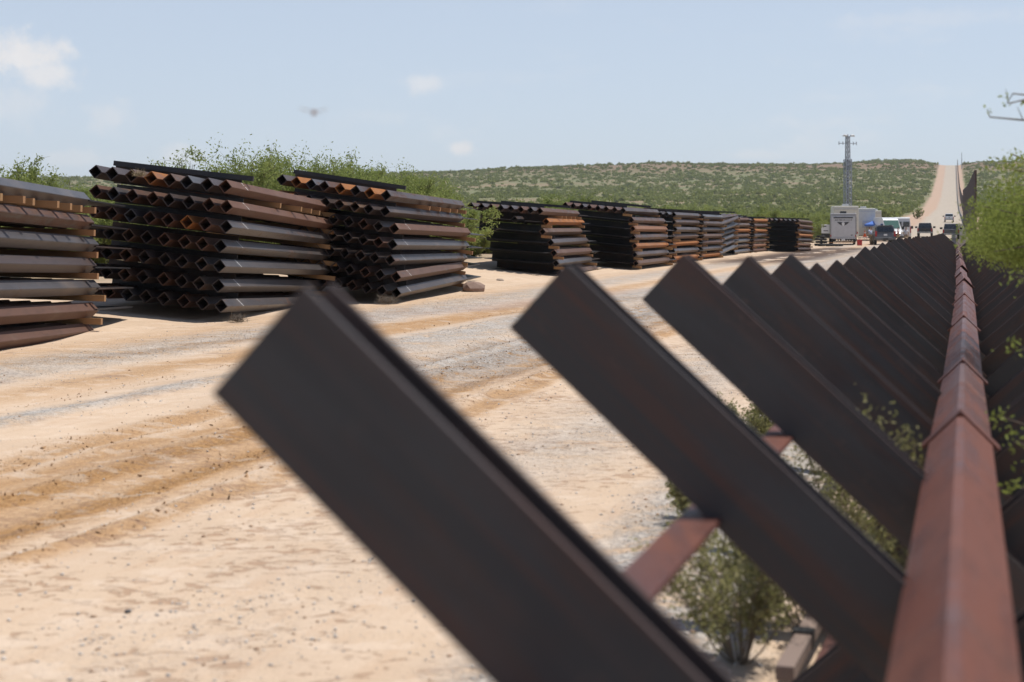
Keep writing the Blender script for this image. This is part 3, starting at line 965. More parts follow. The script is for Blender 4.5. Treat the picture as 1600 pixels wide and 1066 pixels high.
# scrub: clumps too many to count, valley floor and hillside
def scrub(name, n, ymin, ymax, power, size, tris, leaf, mat, side=(-.42, .50), seed=3, exc=(-15.5, 9)):
    rg = np.random.default_rng(seed)
    Y = ymin + (ymax - ymin) * rg.uniform(0, 1, n * 3) ** power
    X = rg.uniform(side[0], side[1], n * 3) * Y + rg.uniform(-10, 10, n * 3)
    uu = X - .276 * Y
    cl = vnoise(X / 22, Y / 40, 21) * .6 + vnoise(X / 75, Y / 110, 22) * .7
    keep = ((uu < exc[0]) | (uu > exc[1])) & (cl + rg.uniform(-.3, .3, n * 3) > .47)
    if ymin < 200: keep &= (uu < -21) | (uu > 9)
    X = X[keep][:n]; Y = Y[keep][:n]; n = len(X)
    Z = gz(X, Y)
    sz = size * rg.uniform(.4, 1.25, n) ** 1.0 * (1 + .5 * (rg.uniform(0, 1, n) > .9))
    P = rg.normal(size=(n, tris, 3)); P /= np.linalg.norm(P, axis=2)[..., None]
    P *= rg.uniform(.45, 1.0, (n, tris))[..., None]
    P[..., 2] = np.abs(P[..., 2]) * .72 + .08
    P *= (1 + .35 * np.sin(np.arctan2(P[..., 1], P[..., 0]) * 3 + rg.uniform(0, 6, n)[:, None]))[..., None]
    P = P * sz[:, None, None] + np.stack([X, Y, Z], -1)[:, None, :]
    P = P.reshape(-1, 3); N = len(P)
    s_ = (leaf * np.repeat(sz, tris) * rg.uniform(.6, 1.3, N))[:, None]
    d = rg.normal(size=(N, 3)); d /= np.linalg.norm(d, axis=1)[:, None]
    e = np.cross(d, rg.normal(size=(N, 3))); e /= np.linalg.norm(e, axis=1)[:, None]
    V = np.stack([P - d * s_, P + d * s_ * .6 + e * s_ * .7, P + d * s_ * .5 - e * s_ * .8], 1).reshape(-1, 3)
    Q = np.arange(3 * N).reshape(-1, 3)
    link(name, npmesh(name, V, Q, mat, 3), kind='stuff', label='scattered green desert scrub covering the ground', cat='scrub')


scrub('desert_scrub', 4200, 60, 330, 1.1, 1.6, 150, .17, 'leaf_far', seed=5)
scrub('hillside_scrub', 26000, 250, 1640, .75, 1.75, 44, .36, 'leaf_far', seed=9)

# single larger shrubs on the slope near the road
hb = bush_geo(90, 3.0, 2.6, 14, 10, 14, .16, stem_r=.04)
fp = None
for px, Y, sc, lab in [(1375, 330, 1.15, 'large round shrub left of the tower base side of the sandy road shoulder'), (1335, 300, 1.0, 'round green shrub just right of the lattice tower'),
                       (1432, 400, 1.0, 'dark shrub at the edge of the sandy road shoulder'), (1400, 420, .8, 'green shrub on the slope left of the road'), (1255, 320, 1.1, 'green shrub on the slope left of the tower')]:
    X = px_at(px, Y); loc = (X, Y, G(X, Y) - .1)
    if fp is None: fp = plant('desert_shrub', lab, 'shrub', loc, 0, hb, 'leaf_far', 'stem_wood', 'single shrubs on the slope', sc)
    else:
        o = dup(fp, loc, rng.uniform(0, 6), lab); o.scale = (sc,) * 3

# creosote around the barrier
for k, (X, Y, h, r, nl, lab) in enumerate([
        (.80, 5.6, .60, .34, 13, 'olive creosote bush framed under the second arm of the barrier'),
        (1.50, 7.2, .60, .40, 15, 'creosote bush behind the third arm, left of the rail'),
        (.90, 8.1, .24, .22, 14, 'small creosote tuft on the gravel edge beside the tie bar'),
        (1.62, 10.6, .38, .32, 20, 'little pale weed showing between the second and third arms'),
        (1.31, 5.4, .95, .11, 40, 'thin yellow green sprig poking up left of the rail'),
        (2.12, 6.0, .86, .16, 18, 'leafy yellow green sprig against the right side of the rail'),
        (1.12, 6.1, .42, .40, 22, 'low creosote scrub at the foot of the second crossed beams')]):
    plant('creosote_bush', lab, 'bush', (X, Y, G(X, Y) - .01), k, bush_geo(200 + k, h, r, 26 if r > .2 else 4, 16, nl + 3, .0115, stem_r=.004, upright=1.1, spread=.8), 'leaf_creosote' if k != 5 else 'leaf_near', 'twig_dry')

# near tree overhanging the barrier from the right
tr_ = thing('mesquite_tree', 'blurred bright green mesquite overhanging the barrier at the right edge', 'tree', (5.6, 9.6, 0))
mb = MB(); rg = np.random.default_rng(5); LP = []
limbs = []
for k in range(26):
    tx = rg.uniform(-2.55, -.6); tz = 1.5 + rg.uniform(-.05, .45) + (tx + 2.6) * .2
    ty = rg.uniform(-.9, 1.2)
    limbs.append((Vector((0, 0, rg.uniform(.5, 1.3))), Vector((tx, ty, tz))))
mb.tube([(0, 0, 0), (.05, .02, .6), (-.05, .0, 1.3), (.1, 0, 2.2)], [.11, .09, .07, .03], 7)
for a, b in limbs:
    mid = (a + b) / 2 + Vector((0, 0, rg.uniform(.05, .3)))
    pts = [a, (a + mid) / 2 + Vector((0, 0, .06)), mid, (mid + b) / 2 + Vector((0, 0, .03)), b]
    mb.tube(pts, [.03, .022, .014, .009, .004], 4)
    for q in range(12):
        tt = rg.uniform(.35, 1.0) * 4; i0 = min(int(tt), 3); p = pts[i0].lerp(pts[i0 + 1], tt - i0)
        d = Vector(rg.normal(size=3)) * .5 + Vector((-.5, 0, -.05)); d.normalize(); ln = rg.uniform(.12, .32)
        e = p + d * ln
        mb.tube([p, e], [.004, .002], 3)
        n_ = 34; tq = rg.uniform(.1, 1.05, n_)[:, None]
        LP.append(np.array(p) + np.array(d * ln) * tq + rg.normal(size=(n_, 3)) * .045)
for k in range(150):
    px = rg.uniform(0, 1) ** .75
    X_ = 2.79 + px * .50; yy_ = rg.uniform(8.8, 11.2)
    zt = 1.57 + .36 * px ** 1.6 + .05 * math.sin(px * 9); zb_ = 1.375 - .05 * px
    zc_ = zb_ + (zt - zb_) * rg.uniform(0, 1) ** 1.25
    cpt = np.array([X_ * yy_ / 9.6 - 5.6, yy_ - 9.6, zc_])
    if k % 3 == 0:
        s0 = Vector(cpt) + Vector((rg.uniform(.5, .9), rg.uniform(-.2, .2), rg.uniform(-.05, .1)))
        mb.tube([s0, (s0 + Vector(cpt)) / 2 + Vector((0, 0, .04)), Vector(cpt)], [.008, .005, .003], 4)
    LP.append(cpt + rg.normal(size=(170, 3)) * np.array([.065, .085, .042]))
for (px_, py_, Y_) in [(1572, 262, 8.5), (1590, 248, 8.3), (1598, 268, 8.6), (1580, 285, 8.8), (1555, 296, 9), (1592, 300, 8.8), (1566, 312, 9), (1600, 318, 8.6), (1535, 322, 9.2)]:
    cpt = np.array([px_at(px_, Y_) - 5.6, Y_ - 9.6, EYE + (360 - py_) / F * Y_])
    mb.tube([Vector((-1.6, -.8, 1.75)), Vector(cpt) + Vector((.25, 0, -.06)), Vector(cpt)], [.01, .005, .002], 4)
    LP.append(cpt + rg.normal(size=(90, 3)) * np.array([.05, .05, .022]))
# low sprigs hanging among the right arms
for (px_, py_, Y_) in [(1590, 432, 7.5), (1597, 545, 6.5), (1560, 650, 6.0), (1585, 690, 5.8), (1592, 760, 5.4), (1575, 865, 5.0)]:
    cpt = np.array([px_at(px_, Y_) - 5.6, Y_ - 9.6, EYE + (360 - py_) / F * Y_])
    mb.tube([Vector((-1.2, -1.5, .9)), Vector(cpt) + Vector((.3, 0, -.1)), Vector(cpt)], [.01, .005, .002], 4)
    LP.append(cpt + rg.normal(size=(40, 3)) * np.array([.045, .05, .03]))
# bare thorny twigs higher up
for (x0, z0, x1, z1) in [(-2.4, 2.0, -3.50, 1.985), (-2.4, 2.02, -3.40, 2.11), (-2.3, 2.1, -3.42, 2.07)]:
    p = Vector((x0, -2.2, z0)); q = Vector((x1, -2.6, z1))
    pts = [p.lerp(q, k / 6) + Vector(rg.normal(size=3)) * .015 for k in range(7)]
    mb.tube([Vector((0, 0, 1.6)), p] + pts[1:], [.02, .012, .009, .008, .006, .005, .004, .003], 4)
    for k in range(2, 7):
        d = Vector((rg.uniform(-.7, .2), 0, rg.choice([-1, 1]))).normalized() * rg.uniform(.03, .10)
        mb.tube([pts[k], pts[k] + d], [.003, .001], 3)
        LP.append(np.array(pts[k] + d * .6) + rg.normal(size=(5, 3)) * .018)
P = np.concatenate(LP); n = len(P)
d = rg.normal(size=(n, 3)); d /= np.linalg.norm(d, axis=1)[:, None]
e = np.cross(d, rg.normal(size=(n, 3))); e /= np.linalg.norm(e, axis=1)[:, None]
s1 = (.0125 * rg.uniform(.6, 1.3, n))[:, None]; s2 = s1 * .42
V = np.stack([P - d * s1, P - e * s2, P + d * s1, P + e * s2], 1).reshape(-1, 3)
link('foliage', npmesh('foliage', V, np.arange(4 * n).reshape(-1, 4), 'leaf_near'), tr_)
link('branches', mb.mesh('branches', 'stem_wood'), tr_)
# ground growth on the far side of the barrier (right)
gp = bush_geo(300, 1.0, .9, 14, 12, 12, .022, stem_r=.01)
gpo = None
for k, (X, Y, sc, lab) in enumerate([(4.3, 8.6, 1.0, 'green shrub behind the right arms near the frame edge'), (5.6, 12.5, 1.15, 'green shrub beyond the right arms, second along'), (7.0, 16.5, 1.2, 'green shrub beyond the right arms, third along'),
                                     (9.5, 22, 1.5, 'green shrub beyond the right arms, fourth along'), (12.6, 30, 1.9, 'green shrub beyond the right arms, fifth along'), (19, 45, 2.6, 'large green shrub right of the far barrier'),
                                     (29, 70, 2.6, 'large far green shrub beyond the barrier on the right')]):
    if gpo is None: gpo = plant('desert_shrub', lab, 'shrub', (X, Y, 0), 0, gp, 'leaf_near', 'stem_wood', 'shrubs right of the barrier', sc)
    else:
        o = dup(gpo, (X, Y, G(X, Y) - .03), k * 1.3, lab); o.scale = (sc,) * 3

# ------------------------------------------------------------------ loose gravel, clods, rocks
def stones(name, n, dens, smin, smax, seed, label):
    rg = np.random.default_rng(seed)
    U = rg.uniform(-12.5, -.5, n * 6); Y = 4.5 + 34 * rg.uniform(0, 1, n * 6) ** 1.7
    wv = (vnoise(U * .3, Y * .12, 3) - .5) * .35
    keep = rg.uniform(0, 1, n * 6) < dens(U + wv, Y)
    U = U[keep][:n]; Y = Y[keep][:n]; n = len(U)
    X = U + .276 * Y; Z = gz(X, Y)
    base_ = np.array([[1, 0, 0], [-1, 0, 0], [0, 1, 0], [0, -1, 0], [0, 0, 1], [0, 0, -.6]], float)
    fc = np.array([[0, 2, 4], [2, 1, 4], [1, 3, 4], [3, 0, 4], [2, 0, 5], [1, 2, 5], [3, 1, 5], [0, 3, 5]])
    s_ = smin + (smax - smin) * rg.uniform(0, 1, n) ** 3.5
    V = base_[None] * rg.uniform(.6, 1.25, (n, 6, 3)) * s_[:, None, None]
    V += rg.normal(size=(n, 6, 3)) * .18 * s_[:, None, None]
    V[..., 2] *= .7
    a = rg.uniform(0, 6.28, n); ca, sa = np.cos(a)[:, None], np.sin(a)[:, None]
    x_ = V[..., 0] * ca - V[..., 1] * sa; y_ = V[..., 0] * sa + V[..., 1] * ca
    V = np.stack([x_ + X[:, None], y_ + Y[:, None], V[..., 2] + (Z + s_ * .2)[:, None]], -1).reshape(-1, 3)
    Q = (fc[None] + (np.arange(n) * 6)[:, None, None]).reshape(-1, 3)
    link(name, npmesh(name, V, Q, 'gravel_stone', 3), kind='stuff', label=label, cat='gravel')


def gdens(u, y):
    g = lambda c, w_: np.exp(-((u - c) / w_) ** 2)
    patch = np.clip(vnoise(u * 1.6, y * .8, 31) * 2.2 - .55, 0, 1)
    d = .95 * g(-7.35, .2) + .55 * g(-10.2, .9) + .55 * g(-5.7, .8) * np.clip((y - 12) / 5, 0, 1) + .9 * g(-1.2, .42) + .22 * g(-2.7, .6) + .10 * g(-3.4, 1.4)
    return np.clip(d * (patch * .9 + .1) + .03, 0, 1)


stones('gravel', 42000, gdens, .003, .013, 41, 'loose grey gravel scattered over the sandy road')


plain('soil_lump', (0.46, 0.28, 0.15), 0.95)


def clods(name, n, seed):
    rg = np.random.default_rng(seed)
    c = rg.choice([-4.2, -5.3, -5.85, -4.75, -6.3, -8.2], n); U = c + rg.normal(size=n) * .11
    Y = 6 + 30 * rg.uniform(0, 1, n) ** 1.5
    wv = (vnoise(U * .3, Y * .12, 3) - .5) * .35
    X = U - wv + .276 * Y; Z = gz(X, Y); s_ = .003 + .009 * rg.uniform(0, 1, n) ** 4
    V = rg.normal(size=(n, 5, 3)) * .8 * s_[:, None, None] + np.stack([X, Y, Z + s_ * .3], -1)[:, None, :]
    fc = np.array([[0, 1, 2], [0, 2, 3], [0, 3, 1], [4, 1, 2], [4, 2, 3], [4, 3, 1]])
    Q = (fc[None] + (np.arange(n) * 5)[:, None, None]).reshape(-1, 3)
    link(name, npmesh(name, V.reshape(-1, 3), Q, 'soil_lump', 3), kind='stuff', label='crumbled brown soil clods in the wheel tracks', cat='soil clods')


clods('soil_clods', 9000, 8)


def rock(label, loc, s_, seed, mat='rock_tan', sq=.55):
    rg = random.Random(seed)
    bm = bmesh.new(); bmesh.ops.create_icosphere(bm, subdivisions=2, radius=1)
    for v in bm.verts:
        v.co *= 1 + rg.uniform(-.16, .16); v.co.z *= sq
    me = bpy.data.meshes.new('rock'); bm.to_mesh(me); bm.free(); me.materials.append(MATS[mat])
    o = link('rock', me, None, loc, (0, 0, rg.uniform(0, 6)), label=label, cat='rock')
    o.scale = (s_, s_ * rg.uniform(.7, 1.1), s_)


rock('flat tan rock under the tie bar left of the creosote', (.62, 6.55, .02), .09, 3)
rock('small dark stone on the sand at the bottom of the frame', (-1.50, 6.25, .012), .013, 4, 'mark_dark')
rock('brown lump of wood on the dirt beside the third stack', (-.95, 39.3, .08), .28, 6, 'timber_old')
rock('pale stone on the dirt near the third stack foot', (-2.1, 37.6, .05), .1, 7)
rock('small brown clod on the dirt before the fourth stack', (-.35, 45.5, .05), .14, 8)

# ------------------------------------------------------------------ vehicles
def wheel(parent, x, y, r, wd):
    mb = MB(); mb.tube([(x - wd / 2, y, r), (x + wd / 2, y, r)], [r, r], 20)
    wl = mb.build('wheel', 'rubber', parent, bevel=.02)
    mb = MB(); s_ = 1 if x > 0 else -1
    mb.tube([(x + s_ * wd * .38, y, r), (x + s_ * (wd / 2 + .012), y, r)], [r * .6, r * .55], 14)
    mb.build('rim', 'rim_metal', wl)


def vehicle(name, label, cat, loc, rz, prof, W, glassprof, Wg, paint, wheels, wr, rear, front=None, roofz=None):
    """profiles are (y,z) with y<0 the tail"""
    p = thing(name, label, cat, loc, rz)
    mb = MB(); mb.prism(prof, -W / 2, W / 2)
    body = mb.build('body', paint, p, bevel=.09, seg=3)
    mb = MB()
    # greenhouse tapers towards the roof
    n = len(glassprof); zb = min(z for _, z in glassprof); zt = max(z for _, z in glassprof)
    vs_ = []
    for sg in (-1, 1):
        for y_, z_ in glassprof:
            k = (z_ - zb) / (zt - zb)
            vs_.append((sg * (Wg / 2 - k * .14), y_, z_))
    fs = [tuple(range(n))[::-1], tuple(range(n, 2 * n))] + [(i, (i + 1) % n, n + (i + 1) % n, n + i) for i in range(n)]
    mb.add(vs_, fs)
    mb.build('cabin', paint, p, bevel=.06, seg=3)
    for x in (-1, 1):
        for yw in wheels:
            wheel(p, x * (W / 2 - .13), yw, wr, .26)
    return p


def suv(label, loc, rz, paint, name='suv'):
    prof = [(-2.55, .45), (-2.6, .75), (-2.52, 1.12), (1.1, 1.12), (2.35, 1.02), (2.6, .85), (2.6, .4)]
    gl = [(-2.5, 1.05), (-2.25, 1.86), (-2.0, 1.9), (.3, 1.88), (1.15, 1.1), (1.1, 1.0)]
    p = vehicle(name, label, 'suv', loc, rz, prof, 2.03, gl, 1.9, paint, (-1.55, 1.55), .4, None)
    M = Matrix.Rotation(math.radians(-17), 3, 'X')
    mb = MB(); mb.box((0, -2.415, 1.48), (1.52, .03, .52), M); mb.build('rear_window', 'glass_dark', p, bevel=.03)
    for x in (-1, 1):
        mb = MB(); mb.box((x * .9, -2.56, 1.08), (.2, .09, .52)); mb.build('tail_light', 'light_red', p, bevel=.02)
        mb = MB(); mb.box((x * .905, -.7, 1.5), (.03, 2.3, .42), Matrix.Rotation(-x * .17, 3, 'Y')); mb.build('side_window', 'glass_dark', p)
        mb = MB(); mb.box((x * 1.13, .9, 1.25), (.22, .1, .17)); mb.build('mirror', 'dark_plastic', p, bevel=.03)
    mb = MB(); mb.box((0, -2.63, .62), (1.95, .16, .26)); bp = mb.build('rear_bumper', paint, p, bevel=.05)
    mb = MB(); mb.box((0, -2.715, .58), (.5, .012, .14)); mb.build('tow_cover', 'dark_plastic', bp)
    mb = MB(); mb.box((0, -2.60, .98), (.34, .02, .17)); mb.build('licence_plate', 'paint_white', p)
    mb = MB(); mb.box((0, -2.28, 1.9), (1.4, .3, .04)); mb.build('spoiler', paint, p, bevel=.015)
    mb = MB()
    for x in (-.7, .7): mb.bar((x, -1.7, 1.93), (x, .1, 1.93), .05)
    mb.build('roof_rails', 'dark_plastic', p)
    return p


def pickup(label, loc, rz, paint):
    prof = [(-2.9, .55), (-2.92, 1.2), (-.9, 1.2), (-.85, 1.2), (1.3, 1.2), (2.7, 1.08), (2.9, .85), (2.9, .5)]
    gl = [(-.95, 1.15), (-.8, 1.86), (-.6, 1.9), (.5, 1.88), (1.35, 1.18), (1.3, 1.1)]
    p = vehicle('pickup_truck', label, 'pickup truck', loc, rz, prof, 2.0, gl, 1.85, paint, (-1.9, 1.85), .42, None)
    mb = MB(); mb.box((0, -.905, 1.55), (1.5, .03, .42), Matrix.Rotation(math.radians(-12), 3, 'X')); mb.build('rear_window', 'glass_dark', p)
    mb = MB(); mb.box((0, -1.85, 1.215), (1.6, 1.8, .02)); mb.build('cargo_bed', 'dark_plastic', p)
    mb = MB(); mb.box((0, -2.94, .93), (1.45, .03, .45)); tg = mb.build('tailgate', paint, p, bevel=.01)
    mb = MB(); mb.box((0, -2.965, 1.0), (.3, .02, .08)); mb.build('handle', 'dark_plastic', tg)
    for x in (-1, 1):
        mb = MB(); mb.box((x * .9, -2.93, .95), (.17, .05, .42)); mb.build('tail_light', 'light_red', p)
        mb = MB(); mb.box((x * 1.2, .95, 1.32), (.34, .1, .26)); mb.build('mirror', 'dark_plastic', p, bevel=.03)
    mb = MB(); mb.box((0, -3.0, .6), (1.9, .16, .2)); mb.build('rear_bumper', 'rim_metal', p, bevel=.03)
    return p


def van(label, loc, rz):
    prof = [(-2.9, .4), (-2.95, 1.0), (-2.9, 1.35), (2.0, 1.35), (2.75, 1.05), (3.0, .8), (3.0, .35)]
    gl = [(-2.9, 1.25), (-2.8, 2.55), (-2.6, 2.68), (.6, 2.68), (1.15, 2.45), (2.05, 1.33), (2.0, 1.25)]
    p = vehicle('white_van', label, 'van', loc, rz, prof, 2.05, gl, 2.0, 'paint_white', (-1.9, 1.9), .36, None)
    ang = math.atan2(1.12, -.9)
    M = Matrix.Rotation(math.radians(-(90 - 51)) + 0, 3, 'X')
    M = Matrix.Rotation(math.radians(38.8), 3, 'X')
    mb = MB(); mb.box((0, 1.62, 1.9), (1.68, .04, 1.12), M); mb.build('windscreen', 'glass_green', p)
    for x in (-1, 1):
        mb = MB(); mb.box((x * .985, 1.05, 1.68), (.03, .9, .55)); mb.build('side_window', 'glass_dark', p)
        mb = MB(); mb.box((x * .82, 2.93, .98), (.28, .12, .24), Matrix.Rotation(-.3, 3, 'X')); mb.build('headlight', 'light_clear', p)
        mb = MB(); mb.box((x * 1.22, 1.75, 1.5), (.28, .12, .34)); mb.build('mirror', 'dark_plastic', p, bevel=.03)
        mb = MB(); mb.box((x * .95, -2.93, 1.2), (.12, .06, .7)); mb.build('tail_light', 'light_red', p)
        mb = MB(); mb.box((x * .45, -2.90, 1.85), (.72, .04, .6)); mb.build('rear_window', 'glass_dark', p)
    mb = MB(); mb.box((0, 3.0, .75), (1.0, .06, .25)); mb.build('grille', 'dark_plastic', p)
    mb = MB(); mb.box((0, 3.02, .48), (1.95, .14, .2)); mb.build('front_bumper', 'dark_plastic', p, bevel=.03)
    return p


ROADH = -math.atan(.276)
def put(px, Y): return (px_at(px, Y), Y + 0.0, G(px_at(px, Y), Y))


suv('grey suv seen from behind in front of the white vans', put(1379, 158.6), -.12, 'paint_grey')
van('white high roof van facing the camera behind the grey suv', put(1387, 181), math.pi + .05)
v2 = van('white van partly hidden right of the other van, tail lights showing', put(1409, 190), -.22)
pickup('black pickup truck driving away on the road', put(1445.5, 219), ROADH, 'paint_black')
pickup('white pickup truck far up on the pale road', put(1483, 350), ROADH, 'paint_white')
pickup('dark grey pickup truck half hidden by the green bush', put(1486, 200), ROADH, 'paint_grey')


def trailer(label, loc, rz, W, L, H, zb, mat, rear=None):
    p = thing('trailer', label, 'trailer', loc, rz)
    mb = MB(); mb.box((0, L / 2, zb + (H - zb) / 2), (W, L, H - zb)); mb.build('body', mat, p, bevel=.08, seg=3)
    mb = MB()
    for x in (-W / 2 + .3, W / 2 - .3): mb.bar((x, .2, zb - .07), (x, L + 1.0, zb - .07), .1, .12)
    mb.bar((-W / 2 + .3, L + 1.0, zb - .07), (0, L + 1.9, zb - .07), .08); mb.bar((W / 2 - .3, L + 1.0, zb - .07), (0, L + 1.9, zb - .07), .08)
    mb.build('chassis', 'dark_plastic', p)
    for x in (-1, 1):
        for y_ in (L * .42, L * .42 + .9): wheel(p, x * (W / 2 - .16), y_, .37, .24)
    return p


# toy hauler
tx, ty, tz = put(1317.5, 156)
p = trailer('grey camper trailer with rear ramp door and winged emblem', (tx, ty, tz), -.20, 2.5, 8.5, 3.1, .62, 'trailer_grey')
mb = MB(); mb.box((0, -.03, 1.78), (2.28, .05, 2.05)); rd = mb.build('ramp_door', 'trailer_light', p, bevel=.015)
mb = MB(); mb.box((0, -.065, 2.68), (1.85, .03, .13)); mb.build('door_top_strip', 'mark_dark', p)
# winged emblem and row of lettering-like bars, as far as the photograph shows them
mb = MB()
mb.add([(-.62, -.07, 2.28), (-.1, -.07, 2.24), (-.02, -.07, 1.86), (-.34, -.07, 2.02)], [(0, 1, 2, 3)])
mb.add([(.62, -.07, 2.28), (.1, -.07, 2.24), (.02, -.07, 1.86), (.34, -.07, 2.02)], [(3, 2, 1, 0)])
mb.v = mb.v + [(x, y + .012, z) for x, y, z in mb.v]; mb.f += [(8, 11, 10, 9), (12, 13, 14, 15)]
mb.build('wing_emblem', 'mark_dark', rd)
mb = MB(); mb.add([(-.14, -.075, 2.16), (.14, -.075, 2.16), (.12, -.075, 1.96), (0, -.075, 1.84), (-.12, -.075, 1.96), (-.14, -.06, 2.16), (.14, -.06, 2.16), (.12, -.06, 1.96), (0, -.06, 1.84), (-.12, -.06, 1.96)],
               [(0, 4, 3, 2, 1), (5, 6, 7, 8, 9), (0, 1, 6, 5), (1, 2, 7, 6), (2, 3, 8, 7), (3, 4, 9, 8), (4, 0, 5, 9)])
mb.build('shield_badge', 'paint_white', rd)
rg = random.Random(2); xx_ = -.78
while xx_ < .78:
    wd = rg.uniform(.05, .1)
    mb = MB(); mb.box((xx_ + wd / 2, -.063, 2.45), (wd, .014, .1)); xx_ += wd + rg.choice([.03, .03, .1])
    mb.build('letter', 'mark_dark', rd)
mb = MB(); mb.box((.82, -.063, .98), (.2, .014, .07)); mb.build('small_badge', 'mark_dark', rd)
mb = MB(); mb.box((0, 1.0, 3.2), (.62, .8, .24)); mb.build('roof_air_conditioner', 'dark_plastic', p, bevel=.05)
mb = MB()
for x in (-1.1, 1.1): mb.bar((x, .1, 3.14), (x, 8.2, 3.14), .05)
mb.build('roof_rails', 'trailer_light', p)
mb = MB()
for k in range(9): mb.prism([(-.05, .62), (-.05, .42), (-.03, .42), (-.03, .62)], -1.05 + k * .25, -1.05 + k * .25 + .13)
mb.build('ramp_springs', 'dark_plastic', p)
mb = MB(); mb.box((0, -.06, .68), (2.3, .1, .12)); mb.build('rear_bumper', 'trailer_light', p)
mb = MB(); mb.box((0, -.12, .52), (.34, .015, .16)); mb.build('licence_plate', 'paint_white', p)
for x in (-1, 1):
    mb = MB(); mb.box((x * 1.18, -.03, .9), (.1, .05, .2)); mb.build('tail_light', 'light_red', p)
mb = MB(); mb.box((1.27, 2.5, 1.9), (.06, .7, 1.7)); mb.build('side_door', 'dark_plastic', p)

# generator cart beside it
gx, gy, gz_ = put(1290, 157)
p = thing('generator_cart', 'small white box generator on a dark cart beside the grey trailer', 'generator', (gx, gy, gz_), -.2)
mb = MB(); mb.box((0, .6, 1.55), (.82, 1.5, .88)); hs = mb.build('housing', 'paint_white', p, bevel=.04)
mb = MB(); mb.box((0, .6, .88), (.84, 1.6, .42)); mb.build('fuel_base', 'dark_plastic', p, bevel=.02)
mb = MB(); mb.add([(-.3, -.16, 1.86), (.16, -.16, 1.88), (0, -.16, 1.76), (-.26, -.16, 1.76), (-.3, -.15, 1.86), (.16, -.15, 1.88), (0, -.15, 1.76), (-.26, -.15, 1.76)],
                  [(0, 3, 2, 1), (4, 5, 6, 7), (0, 1, 5, 4), (1, 2, 6, 5), (2, 3, 7, 6), (3, 0, 4, 7)]); mb.build('emblem', 'mark_dark', hs)
mb = MB(); mb.box((.02, -.157, 1.38), (.45, .012, .08)); mb.build('lettering', 'mark_dark', hs)
for x in (-1, 1): wheel(p, x * .42, .6, .33, .18)
mb = MB(); mb.bar((0, 1.2, .5), (0, 2.6, .5), .1); mb.build('drawbar', 'dark_plastic', p)
# tyres piled by the cart
tyre = None
for k, (px, Y, zz_) in enumerate([(1279, 150, 0), (1284, 149, 0), (1289.5, 149.5, 0), (1281, 149.6, .26), (1286, 149.8, .26), (1297, 148, 0), (1304, 148, 0), (1311, 148.5, 0), (1280, 149.4, .52), (1285.5, 149.6, .52), (1282.5, 149.5, .78)]):
    lab = ['leftmost', 'second', 'third', 'upper left', 'upper right', 'fourth', 'fifth', 'rightmost', 'third layer left', 'third layer right', 'topmost'][k]
    X = px_at(px, Y)
    if tyre is None:
        bm = bmesh.new()
        vs_ = []
        for a in range(18):
            for b in range(6):
                ta = a / 18 * 6.283; tb = b / 6 * 6.283; rr_ = .30 + .12 * math.cos(tb)
                vs_.append(bm.verts.new((rr_ * math.cos(ta), rr_ * math.sin(ta), .13 + .12 * math.sin(tb))))
        for a in range(18):
            for b in range(6):
                bm.faces.new([vs_[a * 6 + b], vs_[((a + 1) % 18) * 6 + b], vs_[((a + 1) % 18) * 6 + (b + 1) % 6], vs_[a * 6 + (b + 1) % 6]])
        me = bpy.data.meshes.new('tyre'); bm.to_mesh(me); bm.free(); me.materials.append(MATS['rubber'])
        tyre = me
    o = link('tyre', tyre, None, (X, Y, G(X, Y) + zz_), label=f'black tyre lying before the grey trailer, {lab} of the heap', cat='tyre', group='tyres before the grey trailer')
mb = MB(); X = px_at(1313, 152); mb.bar((X - 1.1, 152, .33), (X + 1.3, 151.9, .36), .12, .06)
mb.build('plank', 'timber_new', None, label='pale plank resting across the tyres under the grey trailer', cat='plank')

for px, Y, W, L, H, lab in [(1322, 176, 2.7, 7, 3.95, 'tall beige trailer whose roof shows above the grey camper'), (1350, 186, 2.6, 9, 3.75, 'beige trailer behind the blue canopy'),
                            (1368, 205, 1.5, 5, 3.55, 'small pale trailer furthest back behind the white van')]:
    p = trailer(lab, put(px, Y), -.15, W, L, H, .6, 'trailer_beige')
    mb = MB(); mb.box((0, -.02, H - .35), (W - .1, .04, .06)); mb.build('trim_strip', 'trailer_light', p)
    mb = MB(); mb.box((W * .1, -.02, 1.9), (W * .35, .05, .8)); dd = mb.build('door', 'trailer_light', p)
    mb = MB(); mb.box((W * .1 + .1, -.06, 1.8), (.05, .05, .15)); mb.build('handle', 'mark_dark', dd)
    mb = MB(); mb.box((0, 1.5, H + .12), (.7, .8, .22)); mb.build('roof_air_conditioner', 'trailer_light', p, bevel=.04)
    for x in (-1, 1):
        mb = MB(); mb.box((x * (W / 2 - .15), -.02, 1.0), (.12, .05, .2)); mb.build('tail_light', 'light_red', p)

# blue canopy
cx_, cy_, cz_ = put(1373, 184)
p = thing('pop_up_canopy', 'blue pop up canopy between the grey trailer and the suv', 'canopy', (cx_, cy_, cz_), -.3)
mb = MB()
for x in (-1.5, 1.5):
    for y_ in (-1.5, 1.5): mb.bar((x, y_, 0), (x, y_, 1.8), .04)
mb.build('legs', 'galvanised', p)
mb = MB(); mb.add([(-1.5, -1.5, 1.88), (1.5, -1.5, 1.88), (1.5, 1.5, 1.88), (-1.5, 1.5, 1.88), (0, 0, 2.55), (-1.5, -1.5, 1.68), (1.5, -1.5, 1.68), (1.5, 1.5, 1.68), (-1.5, 1.5, 1.68)],
                  [(0, 1, 4), (1, 2, 4), (2, 3, 4), (3, 0, 4), (0, 5, 6, 1), (1, 6, 7, 2), (2, 7, 8, 3), (3, 8, 5, 0)])
mb.build('canopy_cloth', 'canopy_blue', p)

